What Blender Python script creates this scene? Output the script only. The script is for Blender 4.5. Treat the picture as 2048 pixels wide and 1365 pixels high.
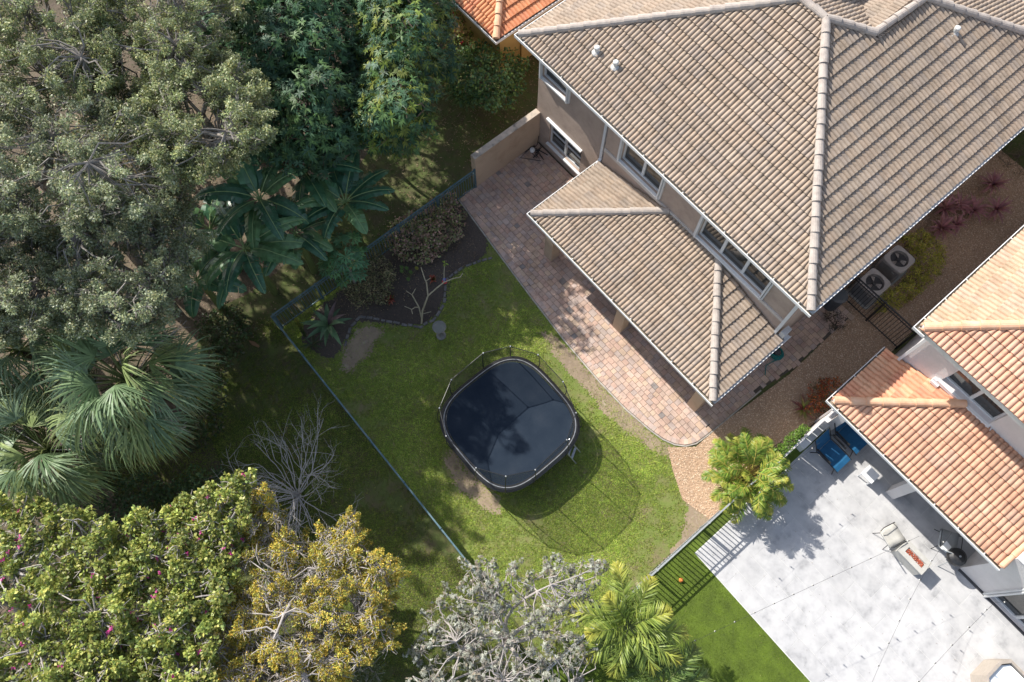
import bpy, math, random
import numpy as np
R = math.radians
# ------------------------------------------------------------------ camera, sky, sun, exposure
SC = bpy.context.scene
for o in list(bpy.data.objects): bpy.data.objects.remove(o)
CAM_H = 24.5; TILT = R(20.457); YAW = R(49.84)
cd = bpy.data.cameras.new('camera'); cam = bpy.data.objects.new('camera', cd); SC.collection.objects.link(cam)
cd.lens = 36*1600/2048; cd.sensor_width = 36; cd.clip_end = 400; cd.clip_start = .5
cam.location = (0, 0, CAM_H); cam.rotation_euler = (TILT, 0, YAW)
SC.camera = cam
SUN_EL = R(41.5); SUN_AZ = R(188)          # direction towards the sun, counted from +X
w = bpy.data.worlds.new("World"); SC.world = w; w.use_nodes = True
nt = w.node_tree; bg = nt.nodes['Background']
sky = nt.nodes.new('ShaderNodeTexSky'); sky.sky_type = 'NISHITA'; sky.sun_disc = False
sky.sun_elevation = SUN_EL; sky.sun_rotation = R(90)-SUN_AZ; sky.air_density = 1.0; sky.dust_density = 1.5
hs_ = nt.nodes.new('ShaderNodeHueSaturation'); hs_.inputs['Saturation'].default_value = .75
nt.links.new(sky.outputs[0], hs_.inputs['Color']); nt.links.new(hs_.outputs[0], bg.inputs[0]); bg.inputs[1].default_value = .14
sl = bpy.data.lights.new('sun', 'SUN'); sl.energy = 4.6; sl.angle = R(.55); sl.color = (1, .95, .87)
so = bpy.data.objects.new('sun', sl); SC.collection.objects.link(so)
so.rotation_euler = (R(90)-SUN_EL, 0, SUN_AZ+R(90)); so.location = (-20, -4, 40)
SC.view_settings.view_transform = 'Standard'; SC.view_settings.look = 'None'
SC.view_settings.exposure = .62; SC.view_settings.gamma = 1
SC.cycles.max_bounces = 6; SC.cycles.transparent_max_bounces = 12; SC.cycles.diffuse_bounces = 3

rng = np.random.default_rng(7)
F = 1600.; CT, ST = math.cos(TILT), math.sin(TILT); CY, SY = math.cos(YAW), math.sin(YAW)
def P(x, y, z=0.):
    """world point at height z seen at photo pixel x, y (2048 wide)"""
    a = (np.asarray(x, float)-1024)/F; b = (682.5-np.asarray(y, float))/F
    k = (CAM_H-z)/(CT-b*ST)
    X = a*k; Y = (ST+b*CT)*k
    return np.stack([X*CY-Y*SY, X*SY+Y*CY, np.zeros_like(X)+z], -1)

# ------------------------------------------------------------------ helpers
COL = SC.collection
def rootloc(p):
    l = np.zeros(3)
    while p is not None: l += np.array(p.location); p = p.parent
    return l
def tag(o, label=None, cat=None, group=None, kind=None):
    if label: o['label'] = label
    if cat: o['category'] = cat
    if group: o['group'] = group
    if kind: o['kind'] = kind
    return o
def thing(name, label, cat, loc=(0, 0, 0), group=None):
    o = bpy.data.objects.new(name, None); COL.objects.link(o); o.location = [float(c) for c in loc]
    o.empty_display_size = .2
    return tag(o, label, cat, group)
def mesh(name, V, Fc, mat, parent=None, cols=None, smooth=False):
    V = np.asarray(V, float).reshape(-1, 3)
    V = V-rootloc(parent)
    me = bpy.data.meshes.new(name)
    if isinstance(Fc, np.ndarray):
        m, k = Fc.shape
        me.vertices.add(len(V)); me.vertices.foreach_set('co', V.astype(np.float32).ravel())
        me.loops.add(m*k); me.loops.foreach_set('vertex_index', Fc.astype(np.int32).ravel())
        me.polygons.add(m); me.polygons.foreach_set('loop_start', np.arange(0, m*k, k, dtype=np.int32))
        me.update(calc_edges=True)
        lens = None
    else:
        me.from_pydata(V.tolist(), [], [list(map(int, f)) for f in Fc])
        lens = np.array([len(f) for f in Fc])
    if cols is not None:
        c = np.asarray(cols, float)
        c4 = np.concatenate([c, np.ones((len(c), 1))], 1)
        rep = np.repeat(c4, Fc.shape[1] if lens is None else lens, 0)
        at = me.color_attributes.new('Col', 'FLOAT_COLOR', 'CORNER'); at.data.foreach_set('color', rep.astype(np.float32).ravel())
    if smooth: me.polygons.foreach_set('use_smooth', np.ones(len(me.polygons), bool))
    me.materials.append(mat)
    o = bpy.data.objects.new(name, me); COL.objects.link(o)
    if parent is not None: o.parent = parent
    return o
class MB:
    def __init__(s): s.v = []; s.f = []; s.c = []
    def add(s, V, Fc, col=None):
        n = len(s.v); s.v += [tuple(p) for p in V]; s.f += [tuple(int(i)+n for i in f) for f in Fc]
        s.c += [col or (1, 1, 1)]*len(Fc); return s
    def box(s, a, b, col=None):
        (x0, y0, z0), (x1, y1, z1) = a, b
        V = [(x0,y0,z0),(x1,y0,z0),(x1,y1,z0),(x0,y1,z0),(x0,y0,z1),(x1,y0,z1),(x1,y1,z1),(x0,y1,z1)]
        return s.add(V, [(3,2,1,0),(4,5,6,7),(0,1,5,4),(1,2,6,5),(2,3,7,6),(3,0,4,7)], col)
    def bbox(s, a, b, e, col=None):
        """box with bevelled top edges"""
        (x0, y0, z0), (x1, y1, z1) = a, b
        V = [(x0,y0,z0),(x1,y0,z0),(x1,y1,z0),(x0,y1,z0),(x0,y0,z1-e),(x1,y0,z1-e),(x1,y1,z1-e),(x0,y1,z1-e),
             (x0+e,y0+e,z1),(x1-e,y0+e,z1),(x1-e,y1-e,z1),(x0+e,y1-e,z1)]
        f = [(3,2,1,0),(8,9,10,11)]
        for i in range(4):
            j = (i+1) % 4; f += [(i, j, j+4, i+4), (i+4, j+4, j+8, i+8)]
        return s.add(V, f, col)
    def obox(s, p0, p1, wd, ht, col=None):
        """bar between two points, width wd across, ht in height (hanging below the line)"""
        p0 = np.array(p0, float); p1 = np.array(p1, float); d = p1-p0; d /= np.linalg.norm(d)
        sd = np.cross(d, (0, 0, 1.)); l = np.linalg.norm(sd); sd = np.array((1., 0, 0)) if l < 1e-4 else sd/l
        up = np.cross(sd, d)
        V = []
        for p in (p0, p1):
            for a, b in ((-.5, -1), (.5, -1), (.5, 0), (-.5, 0)): V.append(p+sd*wd*a+up*ht*b)
        return s.add(V, [(3,2,1,0),(4,5,6,7),(0,1,5,4),(1,2,6,5),(2,3,7,6),(3,0,4,7)], col)
    def tube(s, pts, r, n=8, col=None, cap=True):
        pts = np.array(pts, float); m = len(pts); r = np.broadcast_to(np.asarray(r, float), (m,))
        V = []; prev = None
        for i in range(m):
            t = pts[min(i+1, m-1)]-pts[max(i-1, 0)]; t = t/(np.linalg.norm(t)+1e-9)
            if prev is None:
                a = np.cross(t, (0, 0, 1.)) if abs(t[2]) < .9 else np.cross(t, (1., 0, 0))
            else: a = prev-t*np.dot(prev, t)
            a = a/(np.linalg.norm(a)+1e-9); prev = a; b = np.cross(t, a)
            for k in range(n):
                an = 2*math.pi*k/n; V.append(pts[i]+(a*math.cos(an)+b*math.sin(an))*r[i])
        f = [(i*n+k, i*n+(k+1) % n, (i+1)*n+(k+1) % n, (i+1)*n+k) for i in range(m-1) for k in range(n)]
        if cap: f += [tuple(range(n))[::-1], tuple(range((m-1)*n, m*n))]
        return s.add(V, f, col)
    def lathe(s, c, prof, n=24, col=None):
        """prof: list of (radius, z) from bottom to top round point c"""
        V = []
        for r, z in prof:
            for k in range(n):
                an = 2*math.pi*k/n; V.append((c[0]+r*math.cos(an), c[1]+r*math.sin(an), c[2]+z))
        m = len(prof); f = [(i*n+k, i*n+(k+1) % n, (i+1)*n+(k+1) % n, (i+1)*n+k) for i in range(m-1) for k in range(n)]
        f += [tuple(range(n))[::-1], tuple(range((m-1)*n, m*n))]
        return s.add(V, f, col)
    def prism(s, poly, z0, z1, col=None):
        n = len(poly); V = [(p[0], p[1], z0) for p in poly]+[(p[0], p[1], z1) for p in poly]
        f = [tuple(range(n))[::-1], tuple(range(n, 2*n))]+[(i, (i+1) % n, (i+1) % n+n, i+n) for i in range(n)]
        return s.add(V, f, col)
    def sweep(s, line, prof, side=1, closed=False, col=None):
        """mitred sweep of (inward offset, z) profile along a horizontal polyline"""
        L = [np.array(p, float) for p in line]; n = len(L); V = []
        for i in range(n):
            d1 = L[i]-L[i-1] if (i > 0 or closed) else L[1]-L[0]
            d2 = L[(i+1) % n]-L[i] if (i < n-1 or closed) else d1
            d1 = d1/np.linalg.norm(d1); d2 = d2/np.linalg.norm(d2)
            n1 = np.array((-d1[1], d1[0])); n2 = np.array((-d2[1], d2[0])); m = n1+n2; m = m/np.dot(m, n1)
            for o, z in prof: V.append((L[i][0]+m[0]*o*side, L[i][1]+m[1]*o*side, z))
        k = len(prof); f = []
        for i in range(n if closed else n-1):
            j = (i+1) % n
            for q in range(k-1): f.append((i*k+q, j*k+q, j*k+q+1, i*k+q+1))
        return s.add(V, f, col)
    def obj(s, name, mat, parent=None, smooth=False, cols=False):
        return mesh(name, s.v, s.f, mat, parent, s.c if cols else None, smooth)

# ------------------------------------------------------------------ materials
def mat(name, stops, scale=3., detail=6., rough=.7, bump=0., bscale=None, stretch=None, attr=False, metal=0., spec=.5, trans=0., big=0., bigscale=.4, dist=.02):
    """noise driven principled material; stops = colours of the noise ramp; attr multiplies the Col attribute in"""
    m = bpy.data.materials.new(name); m.use_nodes = True; t = m.node_tree; N = t.nodes; L = t.links
    b = N['Principled BSDF']; b.inputs['Roughness'].default_value = rough; b.inputs['Metallic'].default_value = metal
    b.inputs['Specular IOR Level'].default_value = spec
    tc = N.new('ShaderNodeTexCoord'); mp = N.new('ShaderNodeMapping'); L.new(tc.outputs['Object'], mp.inputs[0])
    if stretch: mp.inputs['Scale'].default_value = stretch
    if isinstance(stops[0], (int, float)): stops = [stops]
    no = N.new('ShaderNodeTexNoise'); no.inputs['Scale'].default_value = scale; no.inputs['Detail'].default_value = detail
    no.inputs['Roughness'].default_value = .65
    L.new(mp.outputs[0], no.inputs['Vector'])
    cr = N.new('ShaderNodeValToRGB'); e = cr.color_ramp.elements
    k = len(stops); pos = [.5] if k == 1 else [.3+.4*i/(k-1) for i in range(k)]
    e[0].position = pos[0]; e[0].color = (*stops[0], 1)
    if k == 1: e[1].color = (*stops[0], 1)
    else:
        e[1].position = pos[-1]; e[1].color = (*stops[-1], 1)
        for i in range(1, k-1): q = e.new(pos[i]); q.color = (*stops[i], 1)
    L.new(no.outputs['Fac'], cr.inputs[0]); out = cr.outputs[0]
    def mul(a, bsock):
        mx = N.new('ShaderNodeMix'); mx.data_type = 'RGBA'; mx.blend_type = 'MULTIPLY'; mx.inputs[0].default_value = 1
        L.new(a, mx.inputs[6]); L.new(bsock, mx.inputs[7]); return mx.outputs[2]
    if attr:
        at = N.new('ShaderNodeAttribute'); at.attribute_name = 'Col'; out = mul(out, at.outputs['Color'])
    if big:
        n2 = N.new('ShaderNodeTexNoise'); n2.inputs['Scale'].default_value = bigscale; n2.inputs['Detail'].default_value = 4
        L.new(tc.outputs['Object'], n2.inputs['Vector'])
        r2 = N.new('ShaderNodeMapRange'); r2.inputs[1].default_value = .3; r2.inputs[2].default_value = .7
        r2.inputs[3].default_value = 1-big; r2.inputs[4].default_value = 1+big
        L.new(n2.outputs['Fac'], r2.inputs[0]); out = mul(out, r2.outputs[0])
    L.new(out, b.inputs['Base Color'])
    if bump:
        nb = N.new('ShaderNodeTexNoise'); nb.inputs['Scale'].default_value = bscale or scale*4; nb.inputs['Detail'].default_value = 5
        L.new(mp.outputs[0], nb.inputs['Vector'])
        bp = N.new('ShaderNodeBump'); bp.inputs['Strength'].default_value = bump; bp.inputs['Distance'].default_value = dist
        L.new(nb.outputs['Fac'], bp.inputs['Height']); L.new(bp.outputs[0], b.inputs['Normal'])
    if trans:
        tr = N.new('ShaderNodeBsdfTranslucent'); L.new(out, tr.inputs[0]); ms = N.new('ShaderNodeMixShader'); ms.inputs[0].default_value = trans
        L.new(b.outputs[0], ms.inputs[1]); L.new(tr.outputs[0], ms.inputs[2]); L.new(ms.outputs[0], N['Material Output'].inputs[0])
    return m
def leafmat(name, rough=.45, trans=.28, spec=.4):
    return mat(name, [(.75, .75, .75), (1.15, 1.15, 1.15)], 6, 2, rough, attr=True, trans=trans, spec=spec)
M = {}
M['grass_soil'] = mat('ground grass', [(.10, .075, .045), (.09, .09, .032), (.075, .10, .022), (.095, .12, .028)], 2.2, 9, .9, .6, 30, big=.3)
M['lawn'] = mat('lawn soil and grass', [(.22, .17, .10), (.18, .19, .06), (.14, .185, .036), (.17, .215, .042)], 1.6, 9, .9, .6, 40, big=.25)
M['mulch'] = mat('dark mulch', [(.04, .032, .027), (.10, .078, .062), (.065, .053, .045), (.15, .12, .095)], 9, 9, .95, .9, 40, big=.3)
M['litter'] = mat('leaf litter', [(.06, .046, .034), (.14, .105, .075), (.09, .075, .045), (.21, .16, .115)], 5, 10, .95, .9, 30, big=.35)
M['dirt'] = mat('bare earth', [(.19, .14, .09), (.31, .24, .165), (.25, .19, .13), (.38, .31, .24)], 3, 9, .95, .6, 30, big=.2)
M['gravel'] = mat('gravel bed', [(.30, .195, .12), (.48, .33, .22), (.39, .26, .17), (.60, .45, .32)], 14, 8, .9, .9, 40, big=.15)
M['pebble'] = mat('pebbles', [(.8, .8, .8), (1.1, 1.1, 1.1)], 20, 3, .8, attr=True)
M['paver'] = mat('paver', [(.72, .70, .70), (1.0, 1.0, 1.0), (1.12, 1.1, 1.06)], 5, 8, .85, .35, 60, attr=True, big=.16, bigscale=.9, dist=.006)
M['joint'] = mat('paver joint sand', [(.07, .06, .05), (.12, .10, .08)], 12, 5, .95)
M['edging'] = mat('stone edging', [(.30, .27, .24), (.52, .48, .42)], 6, 6, .9, .4)
M['stone'] = mat('white stone', [(.62, .62, .63), (.78, .78, .78), (.84, .84, .835), (.87, .87, .865)], 2.6, 12, .6, .15, 8, big=.05, bigscale=1.2)
M['turf'] = mat('artificial turf', [(.045, .075, .004), (.09, .135, .008), (.07, .11, .007)], 30, 6, .8, .5, 120, big=.28, bigscale=2.2)
M['tile_grey'] = mat('concrete roof tile', [(.62, .60, .58), (.92, .9, .88), (1.08, 1.05, 1.02)], 4.5, 9, .85, .25, 90, attr=True, big=.09, bigscale=.8, dist=.004)
M['tile_red'] = mat('terracotta roof tile', [(.72, .68, .66), (.98, .96, .94), (1.08, 1.05, 1.02)], 4.5, 9, .8, .2, 90, attr=True, big=.08, bigscale=.6, dist=.004)
M['cap_grey'] = mat('mortar ridge tile', [(.31, .265, .235), (.40, .35, .31), (.46, .405, .36)], 7, 8, .9, .3, 60)
M['cap_red'] = mat('terracotta ridge tile', [(.58, .33, .20), (.68, .41, .26), (.72, .47, .32)], 4, 8, .8, .2, 60)
M['mortar'] = mat('cement', [(.45, .44, .42), (.6, .59, .57)], 8, 6, .9, .3)
M['stucco'] = mat('taupe stucco', [(.36, .275, .23), (.43, .335, .275), (.47, .365, .305)], 2.5, 8, .95, 1.0, 30, big=.06, dist=.02)
M['stucco_tan'] = mat('tan stucco', [(.42, .305, .215), (.50, .375, .27), (.46, .34, .25)], 1.6, 9, .95, .5, 40, big=.1, bigscale=.8)
M['wall_top'] = mat('weathered wall top', [(.10, .09, .085), (.40, .34, .28), (.52, .43, .34), (.45, .40, .36)], 3.5, 9, .95, .4, 30)
M['stucco_white'] = mat('white stucco', [(.60, .57, .56), (.68, .65, .64)], 2, 8, .95, .8, 25, big=.04, dist=.015)
M['ochre'] = mat('ochre stucco', [(.44, .29, .10), (.52, .35, .13)], 2, 8, .95, .4, 30)
M['white'] = mat('white paint', [(.74, .75, .75), (.8, .8, .8)], 3, 4, .45)
M['offwhite'] = mat('weathered white', [(.5, .5, .48), (.66, .66, .64)], 5, 6, .6)
M['gutterin'] = mat('dirty gutter', [(.10, .085, .06), (.26, .22, .16), (.36, .32, .26)], 5, 8, .9)
M['frame'] = mat('window frame', [(.60, .61, .62), (.68, .69, .70)], 3, 4, .4)
M['glass'] = mat('window glass', [(.02, .026, .03), (.05, .05, .045)], 1.2, 3, .06, spec=.9)
M['soffit'] = mat('soffit', [(.5, .46, .42), (.56, .52, .48)], 2, 4, .9)
M['galv'] = mat('grey painted metal', [(.30, .32, .33), (.40, .42, .43)], 6, 5, .5, metal=.2)
M['fencemetal'] = mat('weathered green metal', [(.05, .11, .14), (.09, .16, .19), (.18, .22, .22)], 4, 7, .6, metal=.2)
M['black'] = mat('black metal', [(.012, .012, .013), (.03, .03, .032)], 6, 5, .45)
M['wire'] = mat('dark cable', (.03, .03, .03), 5, 2, .6)
M['matcloth'] = mat('trampoline mat', [(.012, .021, .036), (.017, .027, .043), (.024, .034, .050)], 1.5, 9, .75, .1, 60, spec=.12)
M['rim'] = mat('trampoline rim', [(.30, .31, .32), (.55, .56, .57)], 6, 5, .4, metal=.5)
M['blue'] = mat('blue sling', [(.006, .085, .20), (.012, .12, .26)], 5, 6, .7, .2, 60)
M['concrete'] = mat('grey concrete', [(.40, .39, .36), (.48, .47, .44)], 6, 8, .85, .2)
M['darkgrey'] = mat('dark grey', [(.05, .05, .055), (.08, .08, .085)], 6, 5, .6)
M['acbody'] = mat('air conditioner shell', [(.33, .30, .28), (.42, .39, .365)], 5, 6, .5)
M['acslat'] = mat('air conditioner louvre', [(.24, .235, .23), (.32, .31, .30)], 5, 6, .5)
M['fan'] = mat('fan blade', [(.30, .27, .25), (.5, .44, .40)], 6, 6, .5)
M['lava'] = mat('lava rock', [(.20, .035, .015), (.42, .10, .05), (.12, .03, .02)], 9, 4, .9)
M['bark'] = mat('grey bark', [(.12, .10, .085), (.22, .20, .18), (.30, .28, .26)], 6, 8, .95, .6, 20, stretch=(1, 1, .4))
M['bark_brown'] = mat('brown bark', [(.08, .06, .045), (.17, .13, .10)], 6, 8, .95, .6, 20, stretch=(1, 1, .4))
M['bark_pale'] = mat('pale twig bark', [(.30, .27, .25), (.46, .42, .39)], 6, 8, .9, .3)
M['palmtrunk'] = mat('ringed palm trunk', [(.34, .32, .29), (.62, .60, .56)], 3, 3, .9, .3, stretch=(.3, .3, 3))
M['leaf'] = leafmat('leaf')
M['leaf_gloss'] = leafmat('glossy leaf', .32, .22, .5)
M['leaf_matte'] = leafmat('matte leaf', .6, .2, .3)
M['grassblade'] = leafmat('grass blade', .6, .25, .25)
M['petal'] = leafmat('petal', .6, .3, .3)
M['teal'] = mat('teal hose', [(.005, .16, .15), (.01, .24, .22)], 5, 3, .5)
M['water'] = mat('still water', [(.10, .11, .095), (.15, .155, .13)], 2, 4, .08)
M['bowl'] = mat('cast stone bowl', [(.15, .145, .135), (.26, .25, .235)], 5, 6, .9)
M['orangeball'] = mat('orange ball', (.75, .22, .05), 5, 2, .6)
M['red'] = mat('red plastic', (.55, .03, .03), 5, 2, .4)
M['bluep'] = mat('blue plastic', (.02, .10, .5), 5, 2, .3)
M['spashell'] = mat('spa shell', [(.68, .74, .77), (.78, .81, .83)], 2, 6, .3)
M['spawood'] = mat('spa cabinet', [(.30, .26, .22), (.42, .37, .32)], 6, 6, .7, stretch=(1, 1, 6))
M['bulb'] = mat('bulb glass', (.65, .64, .6), 3, 2, .15)
M['bin'] = mat('grey bin', [(.05, .06, .07), (.08, .09, .1)], 4, 4, .5)
def netmat():
    m = bpy.data.materials.new('safety net'); m.use_nodes = True; t = m.node_tree; N = t.nodes; L = t.links
    d = N['Principled BSDF']; d.inputs['Base Color'].default_value = (.012, .014, .016, 1); d.inputs['Roughness'].default_value = .9
    tr = N.new('ShaderNodeBsdfTransparent'); ms = N.new('ShaderNodeMixShader'); ms.inputs[0].default_value = .40
    L.new(tr.outputs[0], ms.inputs[1]); L.new(d.outputs[0], ms.inputs[2]); L.new(ms.outputs[0], N['Material Output'].inputs[0]); return m
M['net'] = netmat()

# ------------------------------------------------------------------ ground sheets
def inpoly(x, y, poly):
    poly = np.asarray(poly); ins = np.zeros(np.shape(x), bool); n = len(poly); j = n-1
    for i in range(n):
        xi, yi = poly[i][:2]; xj, yj = poly[j][:2]
        c = ((yi > y) != (yj > y)) & (x < (xj-xi)*(y-yi)/((yj-yi) if yj != yi else 1e-9)+xi)
        ins ^= c; j = i
    return ins
def smoothpoly(pts, n=2):
    p = [np.array(q[:2], float) for q in pts]
    for _ in range(n):
        r = []
        for i in range(len(p)):
            a, b = p[i], p[(i+1) % len(p)]; r += [a*.75+b*.25, a*.25+b*.75]
        p = r
    return p
def patch(name, poly, z, m, cell=.045, fray=.10, seed=0):
    """ground patch of small cells, so that its border frays into the grass"""
    pl = np.array([p[:2] for p in poly]); lo, hi = pl.min(0)-.2, pl.max(0)+.2; r = np.random.default_rng(seed)
    x, y = np.meshgrid(np.arange(lo[0], hi[0], cell), np.arange(lo[1], hi[1], cell)); x = x.ravel(); y = y.ravel()
    wx = sum(np.sin(x*f+y*g+h)*a for f, g, h, a in ((3.1, 1.7, 0, .5), (7.3, -4.1, 2, .3), (-5.2, 11.3, 4, .25)))*fray; k = inpoly(x+wx+r.normal(0, fray*.35, len(x)), y+wx*.7+r.normal(0, fray*.35, len(x)), pl)
    x, y = x[k], y[k]; q = np.stack([x, y], 1); c = np.array([(0, 0), (cell, 0), (cell, cell), (0, cell)]); V = np.concatenate([(q[:, None]+c), np.full((len(q), 4, 1), z)], 2)
    o = mesh(name, V.reshape(-1, 3), np.arange(len(q)*4).reshape(-1, 4), m); o['kind'] = 'structure'; return o
def sheet(name, poly, z, m):
    o = mesh(name, [(p[0], p[1], z) for p in poly], [tuple(range(len(poly)))], m); o['kind'] = 'structure'; return o
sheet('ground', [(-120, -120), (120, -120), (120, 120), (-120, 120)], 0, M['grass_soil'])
LAWN = [(-12.2, .4), (1.2, .4), (1.2, 7.7), (-.2, 8.2), (-1.5, 7.4), (-4.1, 7.2), (-7.8, 7.45), (-12.2, 8.0)]
sheet('lawn', LAWN, .004, M['lawn'])
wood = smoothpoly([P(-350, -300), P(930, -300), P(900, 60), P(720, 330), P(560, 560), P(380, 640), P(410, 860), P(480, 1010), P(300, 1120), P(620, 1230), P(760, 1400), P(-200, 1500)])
sheet('woodland_floor', wood, .004, M['litter'])
bed = smoothpoly([(-12.2, .45), (-12.2, 8.3), P(950, 400), P(985, 510), P(900, 545), P(885, 610), P(845, 655), P(770, 648), P(715, 640), P(690, 690), P(660, 730)], 2)
patch('mulch_bed', bed, .010, M['mulch'])
strip = smoothpoly([P(1075, 655), P(1130, 690), P(1200, 770), P(1290, 855), P(1335, 895), P(1390, 905), P(1375, 935), P(1300, 900), P(1230, 850), P(1160, 770), P(1090, 690)], 2)
patch('bare_earth_strip', strip, .008, M['dirt'])
strip2 = smoothpoly([P(1250, 1185), P(1385, 1065), P(1350, 940), P(1400, 900), P(1440, 960), P(1440, 1035), P(1270, 1195)], 2)
patch('bare_earth_patch', strip2, .012, M['dirt'])
worn = smoothpoly([P(890, 890), P(930, 925), P(975, 985), P(1010, 1005), P(1000, 1035), P(950, 1010), P(905, 960), P(880, 920)], 2)
patch('worn_earth', worn, .008, M['dirt'], fray=.18, seed=4)
worn2 = smoothpoly([P(690, 700), P(720, 650), P(770, 655), P(740, 690), P(705, 740), P(680, 745)], 2)
patch('worn_earth', worn2, .008, M['dirt'], fray=.15, seed=5)
grav = [P(1335, 895)[:2], P(1345, 940)[:2], P(1365, 1000)[:2], P(1420, 1040)[:2], (1.25, 8.0), (1.25, 24), (-1.3, 24), (-1.3, 15.2), (-.45, 15.0), (-.35, 12), (-.6, 9.2), (-.6, 8.0), (-1.0, 7.5)]
sheet('gravel_path', grav, .016, M['gravel'])
sheet('turf_lawn', [(1.3, -14), (22, -14), (22, 5.72), (1.66, 5.72), (1.66, 12.3), (1.3, 12.3)], .02, M['turf'])
# white stone slabs: large format tiles with hairline joints
def stone_patio():
    mb = MB(); tw = 1.2; gap = .0045
    v = 5.72
    r = random.Random(3); row = 0
    while v < 13.4:
        v1 = min(v+.6, 13.4); u = 1.68-(.6 if row % 2 else 0)
        while u < 14:
            u0 = max(u, 1.68); u1 = u+tw
            c = r.uniform(.93, 1.02); z = .03+r.uniform(-.0006, .0006)
            mb.bbox((u0+gap, v+gap, .0), (u1-gap, v1-gap, z), .002, (c, c, c*1.005)); u = u1
        v = v1; row += 1
    m = mat('white stone slab', [(.30, .30, .305), (.435, .433, .436), (.495, .492, .49), (.52, .517, .514)], 2.1, 15, .6, .2, 12, big=.08, bigscale=1.3, attr=True, )
    o = mb.obj('stone_patio', m, cols=True); o['kind'] = 'structure'
    g = sheet('patio_base', [(1.66, 5.7), (14, 5.7), (14, 13.4), (1.66, 13.4)], .024, M['offwhite'])
stone_patio()
# paver terrace
PATIO = [(-12.2, 11.56), (-12.2, 7.9)]+[(-10.1, 7.66), (-7.86, 7.42), (-5.9, 7.24), (-4.09, 7.16), (-2.9, 7.18), (-1.92, 7.30), (-1.45, 7.40), (-1.10, 7.56), (-.85, 7.78), (-.70, 8.08), (-.66, 8.5), (-.64, 9.14), (-.60, 10.88), (-.42, 12.05), (-.42, 15.1)]+[(-1.5, 15.1), (-1.5, 11.4)]
def paver_terrace():
    sheet('terrace_base', PATIO, .03, M['joint'])
    r = random.Random(5); pal = [(.52, .365, .29), (.54, .395, .315), (.50, .37, .305), (.46, .37, .325), (.52, .375, .28), (.46, .36, .315), (.54, .405, .305), (.50, .345, .275), (.52, .385, .315)]
    Vs = []; Fs = []; Cs = []
    inner = np.array(PATIO)
    def one(c4, z, col):
        n = len(Vs); c = sum(c4)/4
        for q in c4: Vs.append((*q, .0))
        for q in c4: Vs.append((*q, z-.006))
        for q in c4: d = c-q; Vs.append((*(q+d/np.linalg.norm(d)*.010), z))
        Fs.append([n+8, n+9, n+10, n+11]); Cs.append(col)
        for i in range(4):
            j = (i+1) % 4; Fs.append([n+i, n+j, n+j+4, n+i+4]); Fs.append([n+4+i, n+4+j, n+8+j, n+8+i]); Cs.append(col); Cs.append(col)
    edge = PATIO[1:15]
    def dist_edge(u, v):
        best = 9
        for a, b in zip(edge[:-1], edge[1:]):
            a = np.array(a); b = np.array(b); d = b-a; t = max(0, min(1, np.dot(np.array((u, v))-a, d)/np.dot(d, d)))
            best = min(best, np.linalg.norm(a+d*t-np.array((u, v))))
        return best
    v = 7.1; row = 0
    while v < 15.05:
        hgt = r.choice([.165, .165, .205]); u = -12.2+r.uniform(-.1, 0)
        while u < -.4:
            ln = r.choice([.165, .205, .165, .25]); cu, cv = u+ln/2, v+hgt/2
            if inpoly(np.array(cu), np.array(cv), inner) and dist_edge(cu, cv) > .10 and not (cv > 11.5 and cu < -1.5):
                if r.random() < .02: pass
                g = .004; col = r.choice(pal); k = r.uniform(.9, 1.06); col = tuple(c*k for c in col)
                if r.random() < .01: col = (.27, .24, .225)
                one([np.array(q) for q in ((u+g, v+g), (u+ln-g, v+g), (u+ln-g, v+hgt-g), (u+g, v+hgt-g))], .050+r.uniform(-.0025, .0025), col)
            u += ln
        v += hgt; row += 1
    # border course laid along the curved edge
    L = []
    for a, b in zip(edge[:-1], edge[1:]):
        a = np.array(a); b = np.array(b); n = max(1, int(np.linalg.norm(b-a)/.05)); L += [a+(b-a)*i/n for i in range(n)]
    L = np.array(L); seg = np.r_[0, np.cumsum(np.linalg.norm(np.diff(L, axis=0), axis=1))]; tot = seg[-1]; s = 0
    at = lambda s_: np.array([np.interp(s_, seg, L[:, 0]), np.interp(s_, seg, L[:, 1])])
    while s < tot-.2:
        ln = r.choice([.11, .16, .16]); p, q = at(s+.004), at(s+ln-.004); d = (q-p)/np.linalg.norm(q-p); nn = np.array((-d[1], d[0]))
        col = r.choice(pal); k = r.uniform(.85, 1.08)
        one([p+nn*.0, q+nn*.0, q+nn*.165, p+nn*.165], .0565+r.uniform(-.002, .002), tuple(c*k for c in col)); s += ln
    o = mesh('paver_terrace', Vs, Fs, M['paver'], None, Cs); o['kind'] = 'structure'
    mb = MB(); mb.sweep(edge, [(-.055, 0), (-.05, .035), (-.012, .04), (-.008, 0)], 1)
    e = mb.obj('terrace_edging', M['edging']); e['kind'] = 'structure'
paver_terrace()

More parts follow.
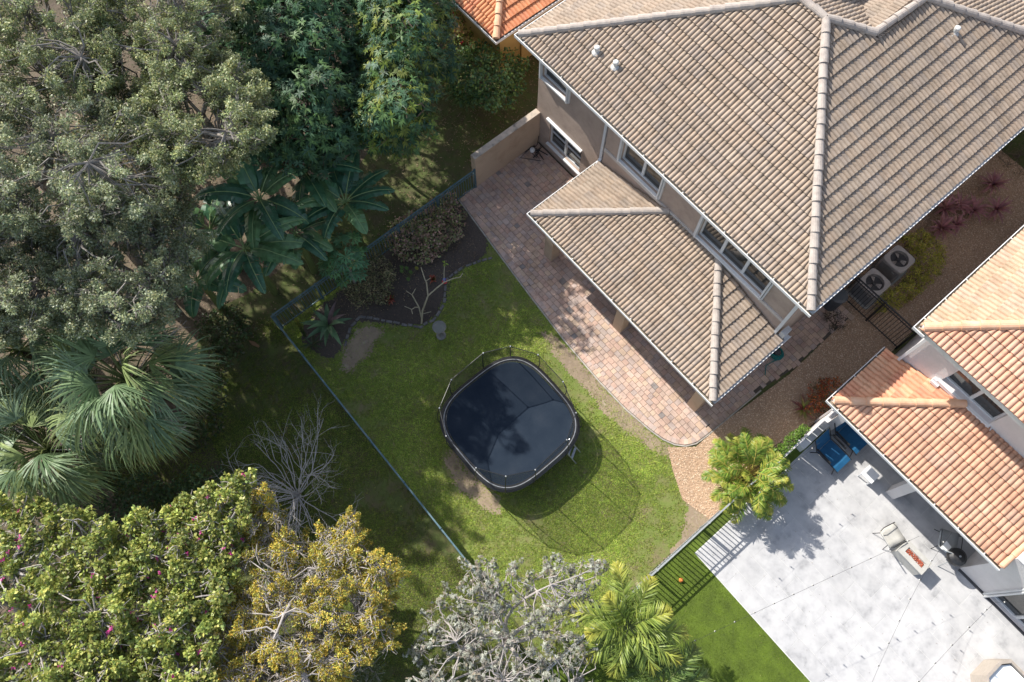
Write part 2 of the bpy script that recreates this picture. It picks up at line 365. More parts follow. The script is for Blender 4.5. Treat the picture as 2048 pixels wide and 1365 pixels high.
# ------------------------------------------------------------------ roofs
GREY = [(.365, .295, .232), (.378, .306, .242), (.355, .288, .23), (.37, .294, .226), (.345, .286, .236), (.385, .315, .25), (.365, .288, .223)]
REDT = [(.54, .305, .205), (.56, .325, .22), (.52, .29, .195), (.57, .345, .24), (.52, .32, .23)]
PEACH = [(.49, .29, .198), (.505, .31, .215), (.475, .278, .19), (.515, .33, .235), (.46, .29, .215)]
def tile_face(V, Fq, C, poly, org, e, s, pal, pitch=.132, course=.345, amp=.04, seed=0, lift=.05):
    """barrel-tiled roof plane: poly = planar 3-D polygon, org/e/s = eave origin, eave direction, up-slope direction"""
    org = np.array(org, float); e = np.array(e, float)/np.linalg.norm(e); s = np.array(s, float)/np.linalg.norm(s); n = np.cross(e, s)
    if n[2] < 0: n = -n
    q = np.array([[np.dot(np.array(p)-org, e), np.dot(np.array(p)-org, s)] for p in poly])
    r = random.Random(seed); bmax = q[:, 1].max(); b = q[:, 1].min(); cache = {}
    def span(bb):
        lo, hi = 1e9, -1e9; m = len(q)
        for i in range(m):
            a, c = q[i], q[(i+1) % m]
            if abs(a[1]-c[1]) < 1e-9:
                if abs(a[1]-bb) < 1e-6: lo = min(lo, a[0], c[0]); hi = max(hi, a[0], c[0])
            elif min(a[1], c[1])-1e-9 <= bb <= max(a[1], c[1])+1e-9:
                x = a[0]+(c[0]-a[0])*(bb-a[1])/(c[1]-a[1]); lo = min(lo, x); hi = max(hi, x)
        return lo, hi
    SEG = 6; k = 0
    prof = [-.55, .45, .86, 1., .86, .45]
    while b < bmax-.02:
        b1 = min(b+course, bmax-1e-4); l0, h0 = span(b+1e-5); l1, h1 = span(b1)
        lo = math.floor(min(l0, l1)/pitch); hi = math.ceil(max(h0, h1)/pitch)
        a = np.arange(lo*SEG, hi*SEG+1)*pitch/SEG; hh = np.array([prof[i % SEG] for i in range(lo*SEG, hi*SEG+1)])*amp
        jit = np.repeat([r.uniform(-.004, .004) for _ in range(hi-lo+1)], SEG)[:len(a)]
        a0 = np.clip(a, l0, h0); a1 = np.clip(a, l1, h1); m = len(a)
        p0 = org+np.outer(a0, e)+np.outer(np.full(m, b)-.03+jit, s)+np.outer(hh+lift, n)
        p1 = org+np.outer(a1, e)+np.outer(np.full(m, b1), s)+np.outer(hh*.9, n)
        pb = org+np.outer(a0, e)+np.outer(np.full(m, b)-.03+jit, s)+np.outer(hh*.5-.012, n)
        base = len(V); V.extend(p0.tolist()); V.extend(p1.tolist()); V.extend(pb.tolist())
        for i in range(m-1):
            if a0[i+1]-a0[i] < 1e-6 and a1[i+1]-a1[i] < 1e-6: continue
            ti = ((lo*SEG+i)//(SEG*2), k)
            if ti not in cache:
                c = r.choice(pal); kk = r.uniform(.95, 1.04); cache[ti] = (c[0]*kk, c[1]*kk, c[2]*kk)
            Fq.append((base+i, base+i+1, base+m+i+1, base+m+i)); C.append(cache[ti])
            Fq.append((base+2*m+i, base+2*m+i+1, base+i+1, base+i)); c = cache[ti]; C.append((c[0]*.7, c[1]*.68, c[2]*.66))  # butt ends coloured darker to paint in the shadow gap between courses
        b += course; k += 1
def caps(mb, p0, p1, r=.115, seg=.40):
    """half-round cap tiles laid from p0 (low end) to p1"""
    p0 = np.array(p0, float); p1 = np.array(p1, float); d = p1-p0; Ln = np.linalg.norm(d); d /= Ln
    sd = np.cross(d, (0, 0, 1.)); sd /= np.linalg.norm(sd); up = np.cross(sd, d); n = max(1, round(Ln/seg)); K = 9
    rr = random.Random(int(Ln*100))
    for i in range(n):
        a = p0+d*(Ln*i/n-.02); b = p0+d*Ln*(i+1)/n; ro = r*rr.uniform(.97, 1.04); V = []
        off = sd*rr.uniform(-.008, .008)
        for c, q, z in ((a, ro*1.06, .03), (b, ro*.94, .004)):
            for k in range(K):
                an = math.pi*(k/(K-1))*1.1-.05*math.pi; V.append(c+off+sd*math.cos(an)*q+up*(math.sin(an)*q*.95+z-.02))
        f = [(k, k+1, K+k+1, K+k) for k in range(K-1)]+[tuple(range(K)), tuple(range(K, 2*K))[::-1]]
        mb.add(V, f)
def gutter(line, z, parent, side, bed_m=None):
    mb = MB(); mb.sweep(line, [(.112, z-.10), (0, z-.11), (-.004, z), (.016, z+.002), (.016, z-.075)], side)
    o = mb.obj('gutter', M['white'], parent)
    mb = MB(); mb.sweep(line, [(.018, z-.072), (.11, z-.072)], side); mb.obj('gutter_bed', bed_m or M['gutterin'], o)
    r = random.Random(2)
    for a, b in zip(line[:-1], line[1:]):
        a = np.array(a, float); b = np.array(b, float); d = b-a; L = np.linalg.norm(d); d /= L; nn = np.array((-d[1], d[0]))*side
        x = .4
        while x < L-.2:
            p = a+d*x
            if p[1] < 20 and p[0] > -19 and p[0] < 9: MB().obox((*(p+nn*.01), z+.004), (*(p+nn*.12), z+.004), .03, .02).obj('gutter_bracket', M['offwhite'], o)
            x += r.uniform(.75, .95)
    return o
def face_plane(c, axis, slope):
    """height function of a roof plane rising from an eave"""
    return c, axis, slope

# ------------------------------------------------------------------ house with grey tiled hip roof
def wall_v(mb, v, u0, u1, z0, z1, opens, depth=.12):
    """wall facing -v with rectangular openings (u0,u1,z0,z1) and reveals going back by depth"""
    us = sorted({u0, u1, *[o[0] for o in opens], *[o[1] for o in opens]}); zs = sorted({z0, z1, *[o[2] for o in opens], *[o[3] for o in opens]})
    for i in range(len(us)-1):
        for j in range(len(zs)-1):
            cu = (us[i]+us[i+1])/2; cz = (zs[j]+zs[j+1])/2
            if any(o[0] < cu < o[1] and o[2] < cz < o[3] for o in opens): continue
            mb.add([(us[i], v, zs[j]), (us[i+1], v, zs[j]), (us[i+1], v, zs[j+1]), (us[i], v, zs[j+1])], [(0, 1, 2, 3)])
    for a, b, c, d in opens:
        w_ = v+depth
        mb.add([(a, v, c), (b, v, c), (b, w_, c), (a, w_, c), (a, v, d), (b, v, d), (b, w_, d), (a, w_, d)], [(0, 3, 2, 1), (4, 5, 6, 7), (0, 4, 7, 3), (1, 2, 6, 5)])
def window(parent, v, a, b, c, d, mull=(), rail=True, track=True, header=False, sill=True, depth=.12):
    w_ = v+depth
    mb = MB(); t = .05
    mb.box((a, w_-.05, c), (a+t, w_+.02, d)); mb.box((b-t, w_-.05, c), (b, w_+.02, d))
    mb.box((a+t, w_-.048, c), (b-t, w_+.02, c+t)); mb.box((a+t, w_-.048, d-t), (b-t, w_+.02, d))
    for m in mull: mb.box((m-.045, w_-.055, c+t), (m+.045, w_+.02, d-t))
    if rail:
        xs = [a+t]+[q for m in mull for q in (m-.045, m+.045)]+[b-t]
        for i in range(0, len(xs), 2): mb.box((xs[i], w_-.04, (c+d)/2-.02), (xs[i+1], w_+.02, (c+d)/2+.02))
    fr = mb.obj('window', M['frame'], parent)
    MB().add([(a, w_, c), (b, w_, c), (b, w_, d), (a, w_, d)], [(0, 1, 2, 3)]).obj('pane', M['glass'], fr)
    if sill: MB().box((a-.06, v-.09, c-.07), (b+.06, v+depth-.052, c-.003)).obj('sill', M['white'], fr)
    if track:
        for q, s in ((a, -1), (b, 1)):
            mb = MB(); mb.box((q-.05 if s < 0 else q+.005, v-.12, c-.05), (q-.005 if s < 0 else q+.05, v-.003, d+.08)); mb.obj('shutter_track', M['frame'], fr)
            mb = MB(); mb.box((q-.11 if s < 0 else q+.065, v-.07, c-.05), (q-.065 if s < 0 else q+.11, v-.003, d+.08)); mb.obj('shutter_track', M['frame'], fr)
    if header: MB().box((a-.12, v-.10, d+.0), (b+.03, v-.003, d+.07)).obj('header', M['white'], fr)
    return fr
EZ = 5.42
def main_house():
    T = thing('house', 'large taupe house with grey-beige tiled hip roof and covered terrace, beside the trampoline lawn', 'house', (-6.5, 14, 0))
    VL, VR, UC = 11.57, 11.40, -9.05; U0, U1 = -12.38, -1.42; ZT = 5.25
    W1 = (-12.2, -11.0, 3.62, 4.75); W2 = (-11.70, -10.12, .55, 1.82); W3 = (-8.36, -6.70, 3.55, 4.75); W4 = (-5.02, -2.45, 3.48, 4.75)
    DR = (-7.6, -3.2, .06, 2.25)
    mb = MB(); wall_v(mb, VL, U0, UC, 0, ZT, [W1, W2]); wall_v(mb, VR, UC, U1, 0, ZT, [W3, W4, DR])
    mb.add([(UC, VL, 0), (UC, VR, 0), (UC, VR, ZT), (UC, VL, ZT)], [(0, 1, 2, 3)])
    mb.add([(U0, VL, 0), (U0, 40, 0), (U0, 40, ZT), (U0, VL, ZT)], [(3, 2, 1, 0)])
    mb.add([(U1, VR, 0), (U1, 40, 0), (U1, 40, ZT), (U1, VR, ZT)], [(0, 1, 2, 3)])
    mb.obj('wall', M['stucco'], T)
    window(T, VL, *W1, mull=(), rail=False, header=False); window(T, VL, *W2, mull=(-10.93,), track=False, header=True)
    window(T, VR, *W3, mull=(-7.5,), rail=False); window(T, VR, *W4, mull=(-4.16, -3.3), rail=False)
    d = MB(); d.box((DR[0], VR+.06, .06), (DR[1], VR+.13, .14)); d.box((DR[0], VR+.06, 2.17), (DR[1], VR+.13, 2.25))
    for x in (-7.6, -6.5, -5.4, -4.3, -3.28): d.box((x, VR+.058, .14), (x+.08, VR+.13, 2.17))
    dd = d.obj('sliding_door', M['frame'], T)
    MB().add([(DR[0], VR+.12, .06), (DR[1], VR+.12, .06), (DR[1], VR+.12, 2.25), (DR[0], VR+.12, 2.25)], [(0, 1, 2, 3)]).obj('pane', M['glass'], dd)
    # roof planes
    c0 = np.array((-12.70, 11.02, EZ)); c1 = np.array((-1.12, 11.02, EZ)); pk1 = np.array((-6.37, 16.16, 7.75)); pk2 = np.array((-7.21, 16.16, 7.75))
    V, Fq, C = [], [], []
    s_f = np.array((0, pk1[1]-c0[1], pk1[2]-EZ)); s_r = np.array((pk1[0]-c1[0], 0, pk1[2]-EZ)); s_l = np.array((pk2[0]-c0[0], 0, pk2[2]-EZ))
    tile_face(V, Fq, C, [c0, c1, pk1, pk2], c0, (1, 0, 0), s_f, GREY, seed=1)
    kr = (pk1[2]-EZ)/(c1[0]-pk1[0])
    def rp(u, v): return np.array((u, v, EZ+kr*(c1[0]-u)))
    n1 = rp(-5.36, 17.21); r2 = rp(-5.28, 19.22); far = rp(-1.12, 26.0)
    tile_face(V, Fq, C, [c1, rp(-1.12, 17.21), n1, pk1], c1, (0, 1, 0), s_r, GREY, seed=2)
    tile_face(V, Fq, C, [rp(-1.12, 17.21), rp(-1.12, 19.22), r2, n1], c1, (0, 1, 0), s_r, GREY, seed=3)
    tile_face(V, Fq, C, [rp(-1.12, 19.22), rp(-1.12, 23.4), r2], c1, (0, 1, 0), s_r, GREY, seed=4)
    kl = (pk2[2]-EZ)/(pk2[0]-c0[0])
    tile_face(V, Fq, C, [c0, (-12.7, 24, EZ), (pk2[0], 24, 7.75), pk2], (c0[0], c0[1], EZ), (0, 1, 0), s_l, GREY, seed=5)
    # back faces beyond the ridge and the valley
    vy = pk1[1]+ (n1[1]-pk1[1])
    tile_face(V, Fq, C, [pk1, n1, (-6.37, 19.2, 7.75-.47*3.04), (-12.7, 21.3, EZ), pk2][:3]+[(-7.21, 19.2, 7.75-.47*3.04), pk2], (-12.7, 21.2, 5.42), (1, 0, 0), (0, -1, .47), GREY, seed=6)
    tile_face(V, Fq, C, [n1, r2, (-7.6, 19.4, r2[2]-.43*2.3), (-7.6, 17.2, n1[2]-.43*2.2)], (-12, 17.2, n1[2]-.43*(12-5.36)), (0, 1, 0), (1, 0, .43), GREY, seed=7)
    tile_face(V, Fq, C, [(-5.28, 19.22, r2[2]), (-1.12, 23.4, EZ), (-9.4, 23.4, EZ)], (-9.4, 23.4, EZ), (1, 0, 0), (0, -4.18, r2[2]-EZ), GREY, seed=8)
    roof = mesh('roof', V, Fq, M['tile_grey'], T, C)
    # deck and soffit under the tiles
    mb = MB(); mb.add([c0-(0, 0, .02), c1-(0, 0, .02), pk1-(0, 0, .02), pk2-(0, 0, .02)], [(0, 1, 2, 3)])
    mb.add([c1-(0, 0, .02), rp(-1.12, 23.4)-(0, 0, .02), r2-(0, 0, .02), n1-(0, 0, .02), pk1-(0, 0, .02)], [(0, 1, 2, 3, 4)])
    mb.add([c0-(0, 0, .02), pk2-(0, 0, .02), (pk2[0], 24, 7.73), (-12.7, 24, EZ-.02)], [(0, 1, 2, 3)])
    mb.add([(-12.72, 11.0, EZ-.2), (-1.1, 11.0, EZ-.2), (-1.1, 30, EZ-.2), (-12.72, 30, EZ-.2)], [(0, 3, 2, 1)])
    mb.obj('soffit', M['soffit'], roof)
    mb = MB(); mb.sweep([(-12.72, 30), (-12.72, 11.0), (-1.10, 11.0), (-1.10, 30)], [(0, EZ-.2), (0, EZ-.01), (.02, EZ-.01)], 1); mb.obj('fascia', M['offwhite'], roof)
    for a, b in ((c1, pk1), (c0, pk2), (pk2, pk1), (n1, pk1), (n1, r2), (rp(-1.12, 23.4), r2)):
        mb = MB(); caps(mb, np.array(a)+(0, 0, .05), np.array(b)+(0, 0, .05)); mb.obj('ridge_cap', M['cap_grey'], roof)
    gutter([(-12.82, 30), (-12.82, 10.90), (-1.0, 10.90)], EZ+.01, roof, 1); gutter([(-1.0, 11.03), (-1.0, 30)], EZ+.009, roof, 1, M['white'])
    for u, v, z in ((-10.49, 12.02, 5.88), (-9.76, 12.07, 5.90), (-4.12, 19.47, 6.73)):
        mb = MB(); mb.lathe((u, v, z), [(.06, -.05), (.06, .16), (.085, .165), (.085, .24), (.06, .26), (.03, .262)], 12)
        vp = mb.obj('vent_pipe', M['offwhite'], roof); mb = MB(); mb.lathe((u, v, z), [(.14, -.02), (.14, .03), (.09, .075)], 10); mb.obj('cement_collar', M['mortar'], vp)
    # downspouts
    mb = MB(); mb.box((-9.24, 11.43, 2.62), (-9.14, 11.52, 5.1)); mb.obox((-9.19, 11.5, 2.66), (-9.10, 11.18, 2.50), .1, .08); mb.obj('downspout', M['frame'], T)
    mb = MB(); mb.box((-1.52, 11.29, .1), (-1.43, 11.38, 5.0)); mb.obox((-1.47, 11.3, 5.1), (-1.25, 10.98, 5.3), .1, .08); mb.obj('downspout', M['frame'], T)
    # covered terrace roof
    LZ = 2.52; l0 = np.array((-9.10, 8.48, LZ)); l1 = np.array((-1.19, 8.48, LZ)); top = 3.31; k = (top-LZ)/(VR-8.48); dv = VR-8.48
    p0 = np.array((l0[0]+dv, VR, top)); p1 = np.array((l1[0]-dv, VR, top)); V, Fq, C = [], [], []
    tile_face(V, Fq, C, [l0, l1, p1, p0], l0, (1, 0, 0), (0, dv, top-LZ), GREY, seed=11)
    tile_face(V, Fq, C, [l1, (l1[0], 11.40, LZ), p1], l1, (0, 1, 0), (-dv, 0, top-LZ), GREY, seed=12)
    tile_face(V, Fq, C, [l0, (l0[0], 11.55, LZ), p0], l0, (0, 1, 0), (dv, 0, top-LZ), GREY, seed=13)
    lr = mesh('terrace_roof', V, Fq, M['tile_grey'], T, C)
    mb = MB(); mb.add([l0-(0, 0, .02), l1-(0, 0, .02), p1-(0, 0, .02), p0-(0, 0, .02)], [(0, 1, 2, 3)])
    mb.add([l1-(0, 0, .02), (l1[0], VR, LZ-.02), p1-(0, 0, .02)], [(0, 1, 2)]); mb.add([l0-(0, 0, .02), (l0[0], VR, LZ-.02), p0-(0, 0, .02)], [(2, 1, 0)])
    mb.box((-9.08, 8.50, LZ-.18), (-1.21, VR-.003, LZ-.10)); mb.obj('soffit', M['soffit'], lr)
    mb = MB(); mb.box((-9.0, 8.72, LZ-.48), (-1.5, 9.04, LZ-.183)); mb.box((-1.84, 9.043, LZ-.48), (-1.5, VR-.003, LZ-.183)); mb.box((-9.0, 9.043, LZ-.48), (-8.66, VR-.003, LZ-.183)); mb.obj('beam', M['stucco_tan'], T)
    mb = MB(); mb.sweep([(-9.10, 11.4), (-9.10, 8.48), (-1.19, 8.48), (-1.19, 11.6)], [(0, LZ-.2), (0, LZ-.01), (.02, LZ-.01)], 1); mb.obj('fascia', M['offwhite'], lr)
    mb = MB(); caps(mb, l0+(0, 0, .05), p0+(0, 0, .05)); mb.obj('ridge_cap', M['cap_grey'], lr)
    mb = MB(); caps(mb, l1+(0, 0, .05), p1+(0, 0, .05)); mb.obj('ridge_cap', M['cap_grey'], lr)
    mb = MB(); mb.box((UC+.02, VR-.05, top-.03), (-1.44, VR-.003, top+.09)); mb.obj('flashing', M['soffit'], lr)
    gutter([(-9.21, 11.54), (-9.21, 8.37), (-1.08, 8.37)], LZ+.01, lr, 1); gutter([(-1.08, 8.5), (-1.08, 11.66)], LZ+.009, lr, 1, M['white'])
    mb = MB(); mb.box((-1.36, 11.36, LZ-.05), (-1.2, 11.66, LZ+.34)); mb.obj('flashing_block', M['mortar'], lr)
    for u in (-8.67, -5.26, -1.78):
        mb = MB(); mb.bbox((u, 8.74, .03), (u+.36, 9.10, LZ-.483), .004); mb.obj('column', M['stucco_tan'], T)
main_house()

# ------------------------------------------------------------------ house with orange tiled roof on the right
def orange_house():
    T = thing('house', 'white two-storey house with orange tiled roofs beside the white stone patio', 'house', (5, 14, 0))
    UZ = 5.36; V, Fq, C = [], [], []
    c = np.array((1.02, 12.86, UZ)); sl = .42; L = 9.
    top = np.array((1.02+L, 12.86+L, UZ+sl*L))
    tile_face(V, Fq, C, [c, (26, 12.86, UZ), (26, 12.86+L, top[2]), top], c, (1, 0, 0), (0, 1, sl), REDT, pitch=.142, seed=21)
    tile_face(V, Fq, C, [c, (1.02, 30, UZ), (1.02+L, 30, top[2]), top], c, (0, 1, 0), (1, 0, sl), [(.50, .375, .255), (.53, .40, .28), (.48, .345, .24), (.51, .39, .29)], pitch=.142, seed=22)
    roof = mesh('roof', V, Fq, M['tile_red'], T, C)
    mb = MB(); mb.add([c-(0, 0, .02), (26, 12.86, UZ-.02), (26, 12.86+L, top[2]-.02), top-(0, 0, .02)], [(0, 1, 2, 3)])
    mb.add([c-(0, 0, .02), top-(0, 0, .02), (1.02+L, 30, top[2]-.02), (1.02, 30, UZ-.02)], [(0, 1, 2, 3)])
    mb.add([(1.0, 12.84, UZ-.2), (26, 12.84, UZ-.2), (26, 30, UZ-.2), (1.0, 30, UZ-.2)], [(0, 3, 2, 1)]); mb.obj('soffit', M['soffit'], roof)
    mb = MB(); mb.sweep([(1.0, 30), (1.0, 12.84), (26, 12.84)], [(0, UZ-.2), (0, UZ-.01), (.02, UZ-.01)], 1); mb.obj('fascia', M['offwhite'], roof)
    mb = MB(); caps(mb, c+(.06, .06, .06), top+(0, 0, .06), .125, .42); mb.obj('ridge_cap', M['cap_red'], roof)
    mb = MB(); mb.lathe((c[0]+.10, c[1]+.10, c[2]+.02), [(.10, -.03), (.10, .08), (.05, .13)], 10); mb.obj('cement_plug', M['mortar'], roof)
    gutter([(.90, 30), (.90, 12.74), (1.25, 12.74)], UZ+.01, roof, 1)
    # upper wall
    VW = 13.40; WN = (2.52, 4.15, 3.42, 4.62)
    mb = MB(); wall_v(mb, VW, 1.40, 26, 0, UZ-.2, [WN], .2)
    mb.add([(1.40, VW, 0), (1.40, 30, 0), (1.40, 30, UZ-.2), (1.40, VW, UZ-.2)], [(3, 2, 1, 0)]); mb.obj('wall', M['stucco_white'], T)
    window(T, VW, *WN, mull=(3.36,), rail=False, track=False, depth=.2)
    for a_, b_ in (((2.35, VW-.10, 4.66), (4.3, VW-.003, 4.72)), ((2.36, VW-.09, 3.28), (4.3, VW-.003, 3.36)), ((2.36, VW-.14, 3.16), (2.6, VW-.003, 3.27))): MB().box(a_, b_).obj('window_trim', M['white'], T)
    mb = MB(); mb.box((1.36, VW-.12, 2.78), (1.44, VW-.03, 5.0)); mb.obj('downspout', M['white'], T)
    # lower roof over the patio
    LZ = 2.68; l0 = np.array((1.0, 11.0, LZ)); k = .272; dv = VW-11.0; tp = LZ+k*dv; p0 = np.array((1.0+dv, VW, tp)); V, Fq, C = [], [], []
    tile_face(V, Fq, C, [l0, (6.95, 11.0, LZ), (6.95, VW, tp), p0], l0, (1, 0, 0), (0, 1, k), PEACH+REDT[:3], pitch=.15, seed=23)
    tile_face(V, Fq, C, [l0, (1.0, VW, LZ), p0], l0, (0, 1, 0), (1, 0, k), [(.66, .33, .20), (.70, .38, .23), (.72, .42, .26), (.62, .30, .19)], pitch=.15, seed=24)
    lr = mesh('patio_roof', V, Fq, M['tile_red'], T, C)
    mb = MB(); mb.add([l0-(0, 0, .02), (6.95, 11, LZ-.02), (6.95, VW, tp-.02), p0-(0, 0, .02)], [(0, 1, 2, 3)]); mb.add([l0-(0, 0, .02), p0-(0, 0, .02), (1.0, VW, LZ-.02)], [(0, 1, 2)])
    mb.box((1.02, 11.02, LZ-.2), (6.93, VW-.003, LZ-.12)); mb.obj('soffit', M['soffit'], lr)
    mb = MB(); mb.sweep([(1.0, VW), (1.0, 11.0), (6.97, 11.0)], [(0, LZ-.2), (0, LZ-.01), (.02, LZ-.01)], 1); mb.obj('fascia', M['offwhite'], lr)
    mb = MB(); caps(mb, l0+(.05, .05, .06), p0+(0, 0, .06), .12, .42); mb.obj('ridge_cap', M['cap_red'], lr)
    mb = MB(); mb.lathe((l0[0]+.09, l0[1]+.09, l0[2]+.02), [(.10, -.03), (.10, .08), (.05, .13)], 10); mb.obj('cement_plug', M['mortar'], lr)
    mb = MB(); caps(mb, (6.93, 11.02, LZ+.03), (6.93, VW, tp+.03), .08, .42); mb.obj('verge_tile', M['cap_red'], lr)
    gutter([(.89, VW), (.89, 10.89), (6.97, 10.89)], LZ+.01, lr, 1)
    mb = MB(); mb.bbox((4.12, 11.42, .03), (4.42, 11.72, LZ-.203), .004); mb.obj('column', M['stucco_white'], T)
    mb = MB(); mb.bbox((1.5, 11.5, .03), (1.75, 12.9, LZ-.203), .004); mb.obj('column', M['stucco_white'], T)
    # flat-roofed wing
    SD = (8.0, 10.6, .12, 2.15)
    mb = MB(); wall_v(mb, 11.36, 7.0, 26, 0, 3.0, [SD], .14)
    mb.add([(7.0, 11.36, 0), (7.0, VW, 0), (7.0, VW, 3.0), (7.0, 11.36, 3.0)], [(3, 2, 1, 0)]); mb.obj('wall', M['stucco_white'], T)
    mb = MB(); mb.add([(6.98, 11.34, 3.0), (26, 11.34, 3.0), (26, VW-.01, 3.0), (6.98, VW-.01, 3.0)], [(0, 1, 2, 3)]); mb.obj('flat_roof', M['white'], T)
    d = window(T, 11.36, *SD, mull=(8.9, 9.8), rail=False, track=True, sill=False, depth=.14)
    for i in range(18): x = 8.06+i*.14; MB().tube([(x, 11.33, 2.16), (x, 11.33, 2.5)], .02, 6).obj('hood_slat', M['frame'], d)
    mb = MB(); mb.box((7.02, 11.28, .0), (26, 11.357, .06)); mb.obj('wall_base', M['darkgrey'], T)
orange_house()
def far_house():
    T = thing('house', 'ochre bungalow with terracotta tiled roof at the top of the photo', 'house', (-18, 14, 0))
    Z = 2.86; c = np.array((-14.78, 11.78, Z)); L = 6; sl = .40; V, Fq, C = [], [], []; top = (c[0]-L, c[1]+L, Z+sl*L)
    OR = [(.62, .26, .13), (.66, .31, .165), (.58, .24, .13), (.64, .29, .14)]
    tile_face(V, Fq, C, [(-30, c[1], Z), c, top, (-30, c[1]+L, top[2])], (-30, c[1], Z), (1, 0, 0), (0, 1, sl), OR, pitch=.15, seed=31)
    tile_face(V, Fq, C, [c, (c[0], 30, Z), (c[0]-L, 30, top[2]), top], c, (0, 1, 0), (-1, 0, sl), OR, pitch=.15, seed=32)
    r = mesh('roof', V, Fq, M['tile_red'], T, C)
    mb = MB(); mb.add([(-30, c[1], Z-.02), c-(0, 0, .02), np.array(top)-(0, 0, .02), (-30, c[1]+L, top[2]-.02)], [(0, 1, 2, 3)]); mb.add([c-(0, 0, .02), (c[0], 30, Z-.02), (c[0]-L, 30, top[2]-.02), np.array(top)-(0, 0, .02)], [(0, 1, 2, 3)])
    mb.add([(-30, c[1]-.02, Z-.2), (c[0]+.02, c[1]-.02, Z-.2), (c[0]+.02, 30, Z-.2), (-30, 30, Z-.2)], [(0, 3, 2, 1)]); mb.obj('soffit', M['soffit'], r)
    mb = MB(); caps(mb, c+(0, 0, .05), np.array(top)+(0, 0, .05), .12, .42); mb.obj('ridge_cap', M['cap_red'], r)
    gutter([(-30, c[1]-.11), (c[0]+.11, c[1]-.11), (c[0]+.11, 30)], Z+.01, r, 1)
    mb = MB(); mb.box((-30, 12.35, 0), (-15.3, 30, Z-.2)); mb.obj('wall', M['ochre'], T)
    mb = MB(); mb.box((-15.42, 13.3, .0), (-15.22, 13.6, Z-.2)); mb.obj('pilaster', M['ochre'], T)
far_house()

# ------------------------------------------------------------------ walls, fences
def stucco_wall():
    T = thing('garden_wall', 'tan stucco screen wall with weathered top joined to the taupe house', 'wall', (-12.3, 10.1, 0))
    MB().box((-12.42, 8.68, 0), (-12.2, 11.56, 1.72)).obj('wall', M['stucco_tan'], T)
    MB().bbox((-12.425, 8.675, 1.723), (-12.195, 11.56, 1.745), .006).obj('coping', M['wall_top'], T)
stucco_wall()
def fence(name, label, p0, p1, h, m, post=1.83, gap=.105, toprail=.045, pick=.016):
    p0 = np.array(p0, float); p1 = np.array(p1, float); L = np.linalg.norm(p1-p0); d = (p1-p0)/L
    T = thing(name, label, 'fence', (*(p0+p1)/2, 0))
    mb = MB(); q = lambda s, z: (*(p0+d*s), z)
    mb.obox(q(0, h), q(L, h), toprail, .03); mb.obox(q(0, h-.15), q(L, h-.15), .025, .03); mb.obox(q(0, .14), q(L, .14), .025, .03)
    s = gap/2
    while s < L:
        mb.obox(q(s, .05), q(s, h-.032), pick, pick); s += gap
    mb.obj('picket_panel', m, T); n = max(1, round(L/post))
    for i in range(n+1):
        s = min(max(L*i/n, .03), L-.03); b = MB(); b.box((*(p0+d*s-.03), 0), (*(p0+d*s+.03), h+.03)); pst = b.obj('post', m, T)
    return T
fence('metal_fence', 'weathered grey picket fence between the lawn and the woodland grass strip', (-12.2, .36), (-1.9, .36), 1.15, M['fencemetal'])
fence('metal_fence', 'teal-grey picket fence running from the tan screen wall past the banana plants', (-12.2, .40), (-12.2, 8.66), 1.15, M['fencemetal'])
fence('metal_fence', 'light grey picket fence between the lawn and the artificial turf', (1.22, .2), (1.26, 8.4), 1.16, M['galv'], gap=.125, pick=.028)
fence('metal_gate', 'black picket fence across the gravel side path by the air conditioners', (-1.3, 15.28), (1.3, 15.28), 1.5, M['black'], post=1.3, gap=.11)['category'] = 'gate'
def boundary_wall():
    T = thing('boundary_fence', 'vine-covered pale slat fence between gravel path and blue loungers', 'fence', (1.3, 10., 0))
    mb = MB(); mb.box((1.27, 8.42, 1.40), (1.33, 11.45, 1.46)); mb.box((1.28, 8.42, .12), (1.32, 11.45, .18)); y = 8.43; r = random.Random(4)
    while y < 11.4: w_ = r.uniform(.09, .13); mb.box((1.285, y, .02), (1.315, y+w_, 1.397)); y += w_+r.choice((.004, .006, .02))
    mb.obj('slat_panel', M['stucco_white'], T)
    for y in (8.42, 9.9, 11.4): MB().box((1.22, y, 0), (1.268, y+.08, 1.5)).obj('post', M['stucco_white'], T)
    T = thing('planter_ledge', 'white concrete ledge between the slat fence and the loungers', 'ledge', (1.5, 11, 0))
    MB().bbox((1.37, 10.35, .02), (1.60, 12.2, .42), .008).obj('ledge', M['white'], T)
boundary_wall()

